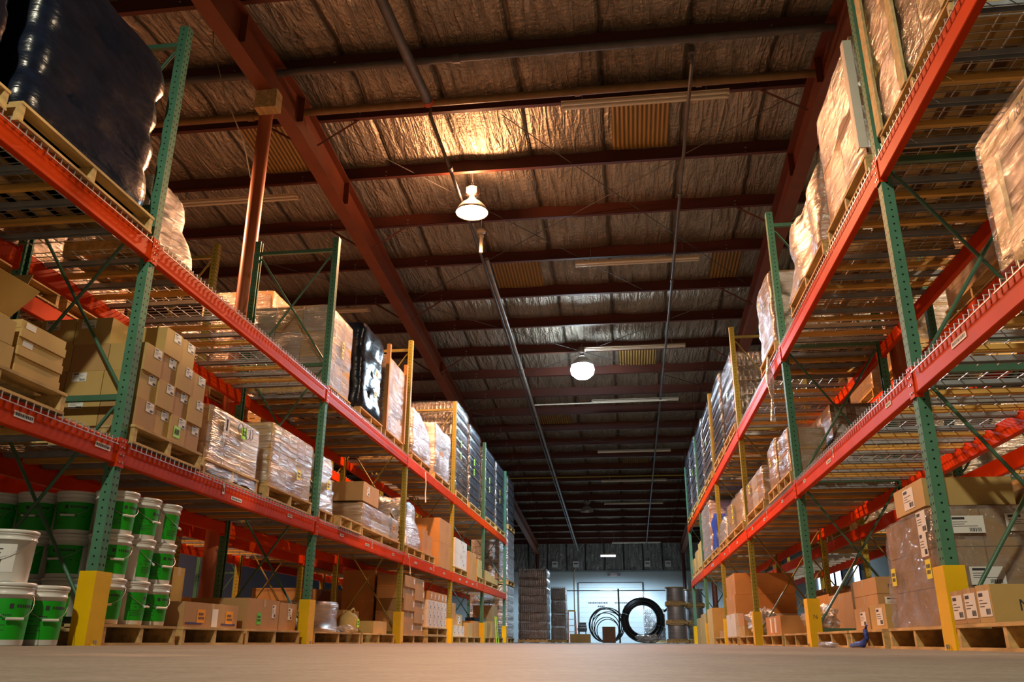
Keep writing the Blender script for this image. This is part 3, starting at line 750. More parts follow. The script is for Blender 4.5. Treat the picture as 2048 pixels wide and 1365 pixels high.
# ------------------------------------------------------------------ goods: builders
LOWZ = {'left': SIDES['left']['z'][0] + 0.0135, 'right': SIDES['right']['z'][0] + 0.0135}
UPZ = {'left': SIDES['left']['z'][1] + 0.0135, 'right': SIDES['right']['z'][1] + 0.0135}
def LZ(side, lev): return {0: 0.0, 1: LOWZ[side], 2: UPZ[side]}[lev]
PH = 0.13
pal_cache = {}
def pallet_meshes(L, D):
    """L along y, D along x; stringer ends face the aisle"""
    k = (round(L, 2), round(D, 2))
    if k in pal_cache: return pal_cache[k]
    a, b_ = MB(), MB(); rr = random.Random(int(L * 100 + D * 10))
    n = 7; wd = 0.09
    for i in range(n):
        x = -D / 2 + wd / 2 + (D - wd) * i / (n - 1)
        e = rr.uniform(-0.008, 0.008)
        a.box(x - wd / 2, x + wd / 2, -L / 2 + e, L / 2 + e, 0.112, 0.13, 'pallet_pale' if i % 3 else 'pallet_wood')
    for i in range(3):
        x = -D / 2 + wd / 2 + (D - wd) * i / 2
        b_.box(x - wd / 2, x + wd / 2, -L / 2, L / 2, 0.0, 0.016, 'pallet_wood')
    st = MB(); st.box(-D / 2 + 0.004, D / 2 - 0.004, -0.019, 0.019, 0.0165, 0.1115, 'pallet_wood')
    pal_cache[k] = (a.mesh('top_deck'), b_.mesh('bottom_deck'), st.mesh('stringer'))
    return pal_cache[k]
def pallet(x0, x1, y0, y1, z, label, group='wooden pallets', rz=0):
    L, D = y1 - y0, abs(x1 - x0)
    t = thing('wooden_pallet', label, 'pallet', ((x0 + x1) / 2, (y0 + y1) / 2, z), rz, group)
    a, b_, st = pallet_meshes(L, D)
    link('top_deck', a, t); link('bottom_deck', b_, t)
    for y in (-L / 2 + 0.022, 0, L / 2 - 0.022): link('stringer', st, t, (0, y, 0))
    return t
lab_cache = {}
def label_mesh(w_, h, kind):
    k = (round(w_, 3), round(h, 3), kind)
    if k in lab_cache: return lab_cache[k]
    q = MB(); base = {'ship': 'paper', 'yellow': 'sticker_yellow', 'green': 'sticker_green', 'lime': 'sticker_lime', 'orange': 'sticker_orange', 'blank': 'paper', 'bar': 'paper'}[kind]
    q.box(-w_ / 2, w_ / 2, -0.0015, 0, -h / 2, h / 2, base)
    rr = random.Random(int(w_ * 977 + h * 331))
    y0, y1 = -0.0021, -0.0015
    if kind in ('ship', 'bar'):
        q.box(-w_ * 0.42, -w_ * 0.05, y0, y1, h * 0.28, h * 0.42, 'ink')
        for i in range(3): q.box(-w_ * 0.42, -w_ * 0.42 + w_ * rr.uniform(0.3, 0.75), y0, y1, h * (0.12 - 0.12 * i), h * (0.15 - 0.12 * i), 'ink')
        x = w_ * 0.05
        while x < w_ * 0.4: ww = w_ * rr.choice((0.012, 0.02, 0.03)); q.box(x, x + ww, y0, y1, -h * 0.42, -h * 0.2, 'ink'); x += ww * 1.8
    elif kind != 'blank':
        for i in range(2):
            x = -w_ * 0.35
            while x < w_ * 0.3: ww = w_ * rr.uniform(0.06, 0.13); q.box(x, x + ww, y0, y1, h * (0.05 - 0.3 * i), h * (0.25 - 0.3 * i), 'ink'); x += ww * 1.5
    lab_cache[k] = q.mesh('shipping_label')
    return lab_cache[k]
ROT = {'c': 0, '+x': PI / 2, '-x': -PI / 2, 'f': PI}
def put_label(parent, face, cx, cy, cz, hx, hy, u, v, w_, h, kind, lab=None, roll=0):
    """u along the face, v up, measured from the centre of a box of half size hx, hy centred at cx, cy, cz"""
    nm = {'ship': 'shipping_label', 'bar': 'shipping_label', 'blank': 'paper_sheet'}.get(kind, 'sticker')
    me = label_mesh(w_, h, kind)
    e = 0.0006
    loc = {'c': (cx + u, cy - hy - e, cz + v), '+x': (cx + hx + e, cy + u, cz + v), '-x': (cx - hx - e, cy - u, cz + v)}[face]
    o = link(nm, me, parent, loc)
    o.rotation_euler = (0, roll, ROT[face]) if face == 'c' else (roll, 0, ROT[face])
    if kind not in ('ship', 'bar', 'blank'): o['label'] = {'yellow': 'yellow sticker', 'green': 'yellow-green sticker', 'lime': 'bright green sticker', 'orange': 'orange sticker'}[kind]
    return o
def carton_body(sx, sy, sz, m, tape=True, sag=0.0):
    q = MB(); x, y, z = sx / 2, sy / 2, sz
    q.box(-x, x, -y, y, 0, z, m)
    q.box(-x, x, -0.0012, 0.0012, z - 0.0002, z + 0.0006, 'seam')
    return q
car_cache = {}
def carton(x0, x1, y0, y1, z0, z1, label, m='carton', group=None, labels=(), rz=0, tape=True, cat='box', side='left', name='cardboard_carton'):
    sx, sy, sz = abs(x1 - x0), y1 - y0, z1 - z0
    k = (round(sx, 3), round(sy, 3), round(sz, 3), m)
    if k not in car_cache:
        tp = MB(); W = 0.024
        tp.box(-sx / 2 - 0.0008, sx / 2 + 0.0008, -W, W, sz + 0.0007, sz + 0.0014, 'tape')
        for s in (-1, 1): tp.box(s * (sx / 2 + 0.0003), s * (sx / 2 + 0.0010), -W, W, sz - 0.07, sz + 0.0014, 'tape')
        car_cache[k] = (carton_body(sx, sy, sz, m).mesh(name), tp.mesh('packing_tape'))
    o = link(name, car_cache[k][0], None, ((x0 + x1) / 2, (y0 + y1) / 2, z0), rz)
    tag(o, label, cat, group)
    if tape: link('packing_tape', car_cache[k][1], o)
    af = '+x' if side == 'left' else '-x'
    for (f, u, v, w_, h, kd) in labels:
        put_label(o, {'a': af, 'c': 'c'}[f], 0, 0, 0, sx / 2, sy / 2, u * (sx if f == 'c' else sy), v * sz, w_, h, kd)
    return o
def wrap_shell(sx, sy, h, seed, m, bulge=0.012, pinch=0, skirt=0.0, taper=0.0, top=True, r=0.05, lump=0.0):
    """closed film skin round a load: rounded rectangle rings pushed about by noise"""
    q = MB(); n = 12; per = []
    hx, hy = sx / 2, sy / 2
    for c_, (ex, ey) in enumerate(((1, -1), (1, 1), (-1, 1), (-1, -1))):
        for k in range(4):
            a = -PI / 2 + c_ * PI / 2 + (PI / 2) * k / 3
            per.append((ex * (hx - r) + r * math.cos(a), ey * (hy - r) + r * math.sin(a)))
        nxt = {0: (0, 1), 1: (-1, 0), 2: (0, -1), 3: (1, 0)}[c_]
        Ls = (2 * (hy - r)) if nxt[0] == 0 else (2 * (hx - r))
        p = per[-1]
        for k in range(1, n): per.append((p[0] + nxt[0] * Ls * k / n, p[1] + nxt[1] * Ls * k / n))
    M_ = len(per); rows = max(10, int(h / 0.05)); vs = []
    for j in range(rows + 1):
        z = -skirt + (h + skirt) * j / rows
        k = 1 - taper * max(0, z) / h
        pin = 0
        if pinch: pin = -0.018 * (abs(math.cos(PI * pinch * max(0, z) / h)) ** 8)
        for i, (x, y) in enumerate(per):
            nn = noise.noise(Vector((x * 4.5 + seed * 7.1, y * 4.5, z * 5.5))) + 0.5 * noise.noise(Vector((x * 13, y * 13 + seed, z * 16)))
            l2 = lump * noise.noise(Vector((x * 1.8 + seed * 3.3, y * 1.8, z * 2.2)))
            d = 0.012 + bulge * nn * 1.1 + pin + l2
            L_ = math.hypot(x, y); zz = z
            if j == 0: zz += 0.03 * noise.noise(Vector((x * 6, y * 6, seed))) * (1 if skirt else 0)
            if z < 0: d += 0.012 + 0.02 * noise.noise(Vector((x * 9, y * 9, seed + 4)))
            if z > h * 0.93: zz += lump * 1.2 * noise.noise(Vector((x * 3, y * 3, seed + 9)))
            dx = (d if abs(x) > hx - r * 0.9 else 0) * (1 if x > 0 else -1); dy = (d if abs(y) > hy - r * 0.9 else 0) * (1 if y > 0 else -1)
            vs.append((x * k + dx, y * k + dy, zz))
    fs = [(j * M_ + i, j * M_ + (i + 1) % M_, (j + 1) * M_ + (i + 1) % M_, (j + 1) * M_ + i) for j in range(rows) for i in range(M_)]
    q.add(vs, fs, m, True)
    if top:
        last = vs[-M_:]; rings = [last]
        for f in (0.97, 0.7, 0.35):
            rings.append([(x * f, y * f, z + 0.012 + lump * 0.6 * noise.noise(Vector((x * f * 3, y * f * 3, seed)))) for x, y, z in last])
        allv = [p for R in rings for p in R]; fs = []
        for a in range(3):
            for i in range(M_): fs.append((a * M_ + i, a * M_ + (i + 1) % M_, (a + 1) * M_ + (i + 1) % M_, (a + 1) * M_ + i))
        fs.append(tuple(3 * M_ + i for i in range(M_)))
        q.add(allv, fs, m, True)
    return q
seedn = [1]
unit_cache = {}
def unit(sx, sy, sz, m, nm='carton'):
    k = (round(sx, 3), round(sy, 3), round(sz, 3), m, nm)
    if k not in unit_cache:
        q = MB(); g = 0.004
        q.box(-sx / 2 + g, sx / 2 - g, -sy / 2 + g, sy / 2 - g, 0.0, sz - 0.005, m)
        unit_cache[k] = q.mesh(nm)
    return unit_cache[k]
def wrapped(side, lev, y0, y1, d0, d1, h, label, n=(3, 3, 4), m='carton', film='film', stick=(), z=None, pal=True, group='stretch-wrapped pallet loads', skirt=0.0, taper=0.0, lump=0.0,
            lab_each=None, alt=None, name='wrapped_load', pall=None, bulge=0.012, pinch=None):
    seedn[0] += 1; sd = seedn[0]
    z = LZ(side, lev) if z is None else z
    xa, xb = RX(side, d0), RX(side, d1)
    if pal:
        pallet(xa, xb, y0, y1, z, pall or ('pallet under the ' + label)[:110], 'pallets under wrapped loads'); z += PH + 0.001
    t = thing(name, label, 'wrapped load', ((xa + xb) / 2, (y0 + y1) / 2, z), 0, group)
    sx, sy = abs(xa - xb) - 0.05, (y1 - y0) - 0.05
    nx, ny, nz = n; cx, cy, cz = sx / nx, sy / ny, h / nz
    rr = random.Random(sd)
    for k in range(nz):
        for i in range(nx):
            for j in range(ny):
                if 0 < i < nx - 1 and 0 < j < ny - 1 and k < nz - 1: continue
                if side == 'left' and i == 0 and j == ny - 1 and nx > 2: continue
                px, py = -sx / 2 + cx * (i + 0.5), -sy / 2 + cy * (j + 0.5)
                kk = 1 - taper - lump
                mm = m if not alt or rr.random() > 0.4 else alt
                o = link('carton', unit(cx * kk, cy * kk, cz, mm), t, (px * kk, py * kk, cz * k + 0.0005))
                if lab_each:
                    a_ = '+x' if side == 'left' else '-x'
                    if j == 0: put_label(o, 'c', 0, 0, 0, cx / 2 - 0.004, cy / 2 - 0.004, 0.0, cz * 0.5, cx * 0.55, cz * 0.5, lab_each)
                    elif (i == nx - 1 and side == 'left') or (i == 0 and side == 'right'): put_label(o, a_, 0, 0, 0, cx / 2 - 0.004, cy / 2 - 0.004, 0.0, cz * 0.5, cy * 0.55, cz * 0.5, lab_each)
    wrap_shell(sx, sy, h + 0.004, sd, film, bulge=bulge, pinch=nz if pinch is None else pinch, skirt=skirt if pal else 0, taper=taper, lump=lump).build('stretch_wrap', t)
    af = '+x' if side == 'left' else '-x'
    for (f, u, v, w_, hh, kd) in stick:
        kk = 1 - taper * v
        put_label(t, {'a': af, 'c': 'c'}[f], 0, 0, 0, sx / 2 * kk + 0.026, sy / 2 * kk + 0.026, u * (sx if f == 'c' else sy), v * h, w_, hh, kd)
    return t
def black_load(side, lev, y0, y1, d0, d1, h, label, tiers=4, stick=(), pal=True, lump=0.04, film='black_gloss', bulge=0.02, group='black-wrapped pallet loads', r=0.12):
    seedn[0] += 1; z = LZ(side, lev); xa, xb = RX(side, d0), RX(side, d1)
    if pal: pallet(xa, xb, y0, y1, z, 'pallet under the ' + label, 'pallets under wrapped loads'); z += PH + 0.001
    t = thing('black_wrapped_load', label, 'wrapped load', ((xa + xb) / 2, (y0 + y1) / 2, z), 0, group)
    sx, sy = abs(xa - xb) - 0.08, (y1 - y0) - 0.08
    wrap_shell(sx, sy, h, seedn[0], film, bulge=bulge, pinch=tiers, skirt=0, lump=lump, r=r).build('stretch_wrap', t, (0, 0, 0.002))
    af = '+x' if side == 'left' else '-x'
    for (f, u, v, w_, hh, kd) in stick: put_label(t, {'a': af, 'c': 'c'}[f], 0, 0, 0, sx / 2 + 0.045, sy / 2 + 0.045, u * sy, v * h, w_, hh, kd)
    return t
bl_cache = {}
def bottle_layer(sx, sy, h, m):
    k = (round(sx, 2), round(sy, 2), round(h, 2), m)
    if k in bl_cache: return bl_cache[k]
    q = MB(); p = 0.078
    nx, ny = int(sx / p), int(sy / p); px, py = sx / nx, sy / ny
    for i in range(nx):
        for j in range(ny):
            if 0 < i < nx - 1 and 0 < j < ny - 1: continue
            x, y = -sx / 2 + px * (i + 0.5), -sy / 2 + py * (j + 0.5)
            q.lathe([(0.034, 0.012), (0.036, h * 0.62), (0.03, h * 0.72), (0.014, h * 0.86), (0.014, h * 0.97)], m, 7, x, y)
    q.box(-sx / 2, sx / 2, -sy / 2, sy / 2, 0.0, 0.010, 'carton_dark')
    q.box(-sx / 2 + px, sx / 2 - px, -sy / 2 + py, sy / 2 - py, 0.011, h * 0.9, 'carton_dark')
    bl_cache[k] = q.mesh('bottle_layer'); return bl_cache[k]
def bottle_load(side, lev, y0, y1, d0, d1, h, label, m='bottle_dark', stick=(), z=None, film='film_dark', group='tall wrapped stacks of bottles'):
    seedn[0] += 1; z = LZ(side, lev) if z is None else z; xa, xb = RX(side, d0), RX(side, d1)
    pallet(xa, xb, y0, y1, z, 'pallet under the ' + label, 'pallets under wrapped loads'); z += PH + 0.001
    t = thing('bottle_stack', label, 'wrapped load', ((xa + xb) / 2, (y0 + y1) / 2, z), 0, group)
    sx, sy = abs(xa - xb) - 0.06, (y1 - y0) - 0.06
    n = max(3, round(h / 0.23)); me = bottle_layer(sx, sy, h / n, m)
    for k in range(n): tag(link('bottle_layer', me, t, (0, 0, h / n * k + 0.0005)), kind='stuff')
    wrap_shell(sx + 0.01, sy + 0.01, h + 0.004, seedn[0], film, bulge=0.008, pinch=n, skirt=0.0, r=0.03).build('stretch_wrap', t)
    af = '+x' if side == 'left' else '-x'
    for (f, u, v, w_, hh, kd) in stick: put_label(t, {'a': af, 'c': 'c'}[f], 0, 0, 0, sx / 2 + 0.03, sy / 2 + 0.03, u * sy, v * h, w_, hh, kd)
    return t
def film_lump(x, y, z, rx, ry, rz_, label, m='film_dense', seed=1, name='crumpled_film', cat='plastic film'):
    """crumpled loose film: a noisy closed blob resting on its base"""
    q = MB(); n, k = 28, 16; vs = []
    for j in range(k + 1):
        ph = PI * j / k
        for i in range(n):
            th = 2 * PI * i / n
            d = Vector((math.sin(ph) * math.cos(th), math.sin(ph) * math.sin(th), math.cos(ph)))
            f = 1 + 0.45 * noise.noise(d * 2.3 + Vector((seed, 0, 0))) + 0.28 * noise.noise(d * 6 + Vector((0, seed, 0)))
            vs.append((d.x * rx * f, d.y * ry * f, max(0.0, rz_ * (1 + d.z * f))))
    q.add(vs, [(j * n + i, j * n + (i + 1) % n, (j + 1) * n + (i + 1) % n, (j + 1) * n + i) for j in range(k) for i in range(n)], m, False)
    return tag(q.build(name, None, (x, y, z + 0.001)), label, cat)
def strand(pts, r, m, label, name='loose_strap', cat='strap'):
    q = MB(); q.tube(pts, r, m, 5); return tag(q.build(name), label, cat)
# ------------------------------------------------------------------ goods: left rack, upper level
black_load('left', 2, 2.20, 3.48, -0.02, 1.12, 1.62, 'tallest black film-wrapped load at the upper left corner', 3, (('a', 0.28, 0.66, 0.11, 0.14, 'green'),), r=0.10, lump=0.025)
black_load('left', 2, 3.56, 4.96, -0.03, 1.12, 1.20, 'black film-wrapped load on the upper left shelf before the first upright', 4, r=0.13, lump=0.02, bulge=0.014)
wrapped('left', 2, 5.22, 5.88, 0.15, 0.85, 0.62, 'small crumpled clear-wrapped load behind the first upper left upright', (2, 2, 2), 'carton_orange', 'film_dense', taper=0.3, lump=0.08)
wrapped('left', 2, 8.98, 9.92, 0.10, 1.17, 0.98, 'greyish clear-wrapped cartons behind the second upper left upright', (3, 3, 3), 'carton_grey', 'film', (('a', 0.05, 0.62, 0.07, 0.12, 'yellow'), ('a', 0.05, 0.5, 0.07, 0.08, 'yellow')), alt='carton_tan')
black_load('left', 2, 10.08, 11.12, 0.02, 1.12, 1.18, 'shiny black wrapped load of four tiers with two yellow stickers', 4, (('a', 0.1, 0.52, 0.12, 0.1, 'yellow'), ('a', 0.1, 0.28, 0.12, 0.1, 'yellow')), r=0.09, lump=0.02)
t = wrapped('left', 2, 11.28, 12.32, 0.02, 1.12, 1.12, 'clear-wrapped grey cartons with cardboard corner posts, upper left shelf', (3, 3, 4), 'carton_grey', 'film', alt='carton_white')
for yy in (-0.5, 0.5):
    q = MB(); q.box(0.505, 0.56, yy - 0.03, yy + 0.03, 0.0, 1.28, 'carton_orange'); q.build('corner_post', t)
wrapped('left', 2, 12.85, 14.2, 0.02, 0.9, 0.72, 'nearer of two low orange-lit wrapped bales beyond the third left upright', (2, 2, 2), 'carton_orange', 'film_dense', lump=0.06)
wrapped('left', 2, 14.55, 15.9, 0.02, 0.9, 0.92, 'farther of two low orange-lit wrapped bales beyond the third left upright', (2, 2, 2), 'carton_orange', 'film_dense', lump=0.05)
for k, (a, b_, h, st) in enumerate(((16.45, 17.75, 1.86, 'green'), (18.0, 19.4, 1.75, 'green'), (20.2, 21.7, 1.72, 'green'), (22.0, 23.5, 1.72, 'yellow'))):
    bottle_load('left', 2, a, b_, 0.0, 1.15, h, '%s of four tall dark bottle stacks on the far upper left shelf' % ('nearest', 'second', 'third', 'farthest')[k],
                'bottle_brown' if k == 0 else 'bottle_dark', (('a', -0.2, 0.55, 0.1, 0.14, st), ('a', -0.2, 0.42, 0.1, 0.14, st)))
strand([(RX('left', -0.03), 13.6, 2.72), (RX('left', -0.05), 13.6, 2.5), (RX('left', -0.04), 13.62, 2.35), (RX('left', -0.06), 13.58, 2.2)], 0.012, 'rope_white', 'white film tail hanging below the upper left beam', 'hanging_film')
# stack standing on the floor past the rack end
z = 0.0
for k in range(3):
    bottle_load('left', 0, 24.15, 25.5, -0.02, 1.13, 1.4, '%s tier of the floor-to-roof wrapped stack at the left rack end' % ('lowest', 'middle', 'topmost')[k], 'bottle_dark', z=z, film='film_dense' if k < 2 else 'film_dark')
    z += 1.55

# ------------------------------------------------------------------ left rack, lower level
zl = LOWZ['left']; X = lambda d: RX('left', d)
pallet(X(-0.02), X(1.1), 3.28, 4.42, zl, 'pallet carrying flat trays and an open carton, lower left shelf')
for k, (za, zb, ya, yb) in enumerate(((0.131, 0.26, 3.30, 3.94), (0.263, 0.40, 3.30, 3.92))):
    carton(X(0.0), X(0.5), ya, yb, zl + za, zl + zb, '%s of two long tan trays at the left picture edge' % ('lower', 'upper')[k], 'carton_tan')
for k in range(6):
    carton(X(0.0 + 0.01 * (k % 2)), X(0.42), 3.97, 4.36, zl + 0.131 + 0.052 * k, zl + 0.181 + 0.052 * k, 'flat tan tray, %s of six in a pile on the lower left shelf' % ('lowest', 'second', 'third', 'fourth', 'fifth', 'topmost')[k],
           'carton_tan', 'flat trays in a pile', (('a', -0.3, 0.5, 0.08, 0.035, 'blank'),) if k in (3, 5) else (), tape=False)
# open carton with raised flaps
t = thing('open_carton', 'large open tan carton with raised flap behind the tray pile', 'box', (X(0.72), 4.21, zl + 0.131))
q = MB(); sx, sy, h = 0.25, 0.20, 0.52
for (a, b_, c, d_) in ((-sx, sx, -sy, -sy + 0.005), (-sx, sx, sy - 0.005, sy), (-sx, -sx + 0.005, -sy + 0.005, sy - 0.005), (sx - 0.005, sx, -sy + 0.005, sy - 0.005)): q.box(a, b_, c, d_, 0, h, 'carton_tan')
q.box(-sx + 0.005, sx - 0.005, -sy + 0.005, sy - 0.005, 0, 0.005, 'carton_tan'); q.build('carton_body', t)
for (p0, p1, out) in (((-sx, sy, h), (sx, sy, h), (0.0, 0.12, 0.34)), ((sx, -sy, h), (sx, sy, h), (0.17, 0, 0.16))):
    q = MB(); a, b_, o_ = Vector(p0), Vector(p1), Vector(out); n_ = (b_ - a).cross(o_).normalized() * 0.004
    q.add([a, b_, b_ + o_, a + o_, a + n_, b_ + n_, b_ + o_ + n_, a + o_ + n_], [(0, 3, 2, 1), (4, 5, 6, 7), (0, 1, 5, 4), (2, 3, 7, 6), (1, 2, 6, 5), (3, 0, 4, 7)], 'carton_tan'); q.build('flap', t)
# pile of labelled cartons behind the first upright
pallet(X(-0.02), X(1.14), 5.16, 6.12, zl, 'pallet under the pile of labelled cartons by the first left upright')
cy, cx, cz = 0.228, 0.28, 0.200
ORDN = ('first', 'second', 'third', 'fourth')
for k in range(4):
    for j in range(4):
        for i in range(4):
            if i > 0 and j > 0: continue
            if k == 3 and (j == 0 and i == 0 or j == 3): continue
            sh = 0.012 * ((k + j) % 2)
            y = 5.17 + j * cy; x = X(0.0 + i * (cx + 0.002) + sh)
            lab = 'labelled carton, row %s from the bottom, %s from the near aisle corner %s' % (ORDN[k], ORDN[j] if j else ORDN[i], 'along the aisle' if j else 'facing the viewpoint')
            if i == 0 and j == 0: lab = 'labelled carton at the near aisle corner of the pile, row %s from the bottom' % ORDN[k]
            ls = []
            if i == 0: ls.append(('a', 0.20, 0.80, 0.095, 0.07, 'ship'))
            if j == 0 and i > 0 and (i + k) % 3: ls.append(('c', -0.15, 0.78, 0.11, 0.065, 'ship'))
            if i == 0 and j == 2 and k == 0: ls.append(('a', -0.05, 0.40, 0.09, 0.085, 'green'))
            o = carton(x, x - cx + 0.004, y + 0.001, y + cy - 0.002, zl + PH + 0.001 + k * (cz + 0.001), zl + PH + 0.001 + k * (cz + 0.001) + cz, lab, 'carton_tan' if (i + j + k) % 3 else 'carton', 'labelled cartons piled by the first left upright', ls, tape=False)
            if i == 0 and j == 2 and k == 0: lettering('4U35', 0.030, 'ink', '+x', (cx / 2 + 0.0012, -0.05 * cy, 0.40 * cz), o)
t = wrapped('left', 1, 6.24, 7.28, 0.02, 1.12, 0.44, 'clear-wrapped tan cartons with a handwritten name, right of the labelled carton pile', (3, 3, 3), 'carton_tan', 'film', (('a', 0.12, 0.78, 0.10, 0.10, 'green'), ('a', -0.22, 0.75, 0.09, 0.14, 'blank'), ('a', -0.22, 0.77, 0.025, 0.10, 'orange')), alt='carton_white', skirt=0.11, pinch=0)
q = MB()
for k, (cy_, ry, rz_) in enumerate(((0.02, 0.05, 0.05), (0.10, 0.03, 0.03), (0.17, 0.045, 0.06), (0.24, 0.03, 0.05))):
    q.tube([(0, cy_ + ry * math.cos(a_), 0.36 + rz_ * math.sin(a_)) for a_ in [PI * 1.6 * i / 12 + k for i in range(13)]], 0.003, 'ink', 4)
q.build('marker_scribble', t, (0.563, 0, 0))
wrapped('left', 1, 7.46, 8.62, 0.0, 1.15, 0.60, 'tall block of clear-wrapped tan cartons before the second left upright', (3, 5, 5), 'carton_tan', 'film', (('a', 0.12, 0.36, 0.09, 0.10, 'yellow'),), alt='carton', bulge=0.008)
wrapped('left', 1, 8.98, 9.45, 0.05, 0.75, 0.60, 'narrow clear-wrapped load just beyond the second left upright', (2, 2, 3), 'carton_white', 'film_dense', (('a', 0.1, 0.5, 0.1, 0.1, 'yellow'),), taper=0.1, lump=0.04)
pallet(X(-0.02), X(1.1), 9.52, 10.35, zl, 'half empty pallet carrying a roll of bubble wrap')
q = MB(); q.lathe([(0.03, 0), (0.20, 0.0), (0.205, 0.02), (0.19, 0.3), (0.205, 0.34), (0.17, 0.36), (0.03, 0.36)], 'film_dense', 20)
tag(q.build('bubble_wrap_roll', None, (X(0.45), 9.95, zl + PH + 0.001)), 'grey roll of bubble wrap standing on the lower left shelf', 'roll')
wrapped('left', 1, 10.5, 12.38, 0.02, 1.0, 0.30, 'long low clear-wrapped cartons before the third left upright', (2, 4, 2), 'carton_white', 'film', (('a', 0.3, 0.5, 0.10, 0.10, 'orange'),), alt='carton')
carton(X(0.08), X(0.62), 10.62, 11.35, zl + PH + 0.35, zl + PH + 0.60, 'tan carton lying on the long low wrapped load', 'carton', None, (('a', -0.2, 0.6, 0.12, 0.12, 'ship'),))
film_lump(X(0.22), 11.85, zl + PH + 0.35, 0.22, 0.33, 0.12, 'crumpled film heaped on the long low wrapped load', seed=3)
wrapped('left', 1, 12.75, 13.75, 0.0, 1.0, 0.72, 'tapered clear-wrapped load just beyond the third left upright', (2, 2, 3), 'carton_white', 'film_dense', taper=0.22, lump=0.07)
pallet(X(0), X(1.1), 13.9, 14.7, zl, 'pallet of two slim cartons, lower left shelf')
for k in range(2): carton(X(0.05), X(0.5), 13.92 + 0.38 * k, 14.28 + 0.38 * k, zl + PH + 0.001, zl + PH + 0.40 - 0.07 * k, '%s of two slim cartons standing on the lower left shelf' % ('nearer', 'farther')[k], 'carton_orange')
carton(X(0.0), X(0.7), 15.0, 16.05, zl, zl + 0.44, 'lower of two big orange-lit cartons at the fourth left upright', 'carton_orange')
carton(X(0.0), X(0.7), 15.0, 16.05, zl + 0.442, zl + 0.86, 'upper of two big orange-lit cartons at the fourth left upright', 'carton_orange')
pallet(X(0), X(1.1), 16.5, 17.9, zl, 'pallet under the white cartons, lower left shelf')
carton(X(0.02), X(0.7), 16.55, 17.85, zl + PH + 0.001, zl + PH + 0.27, 'lower of two white cartons beyond the fourth left upright', 'carton_white', None, (('a', 0.2, 0.5, 0.2, 0.12, 'ship'),))
carton(X(0.02), X(0.7), 16.55, 17.85, zl + PH + 0.272, zl + PH + 0.56, 'upper of two white cartons beyond the fourth left upright', 'carton_white', None, (('a', 0.2, 0.5, 0.2, 0.12, 'ship'),))
carton(X(0.02), X(0.6), 18.1, 19.0, zl, zl + 0.58, 'orange-lit upright carton beyond the white cartons', 'carton_orange')
pallet(X(0.0), X(1.0), 19.05, 19.9, zl, 'pallet under the small cartons, lower left shelf')
carton(X(0.02), X(0.5), 19.1, 19.85, zl + PH + 0.001, zl + PH + 0.20, 'lower small tan carton near the fifth left upright', 'carton_tan')
carton(X(0.02), X(0.5), 19.2, 19.8, zl + PH + 0.202, zl + PH + 0.38, 'upper small tan carton near the fifth left upright', 'carton_tan')
pallet(X(0.0), X(1.0), 20.3, 22.4, zl, 'long pallet on the last lower left bay')
for k in range(3): carton(X(0.02), X(0.5), 20.35 + 0.68 * k, 20.98 + 0.68 * k, zl + PH + 0.001, zl + PH + 0.22 - 0.05 * k, '%s of three low tan cartons in the last lower left bay' % ('nearest', 'middle', 'farthest')[k], 'carton_tan')
strand([(X(-0.02), 12.75, zl + 0.0), (X(-0.04), 12.75, zl - 0.12), (X(-0.03), 12.85, zl - 0.2), (X(-0.05), 12.8, zl - 0.30)], 0.008, 'rope_white', 'white strap dangling from the lower left beam at the third upright')

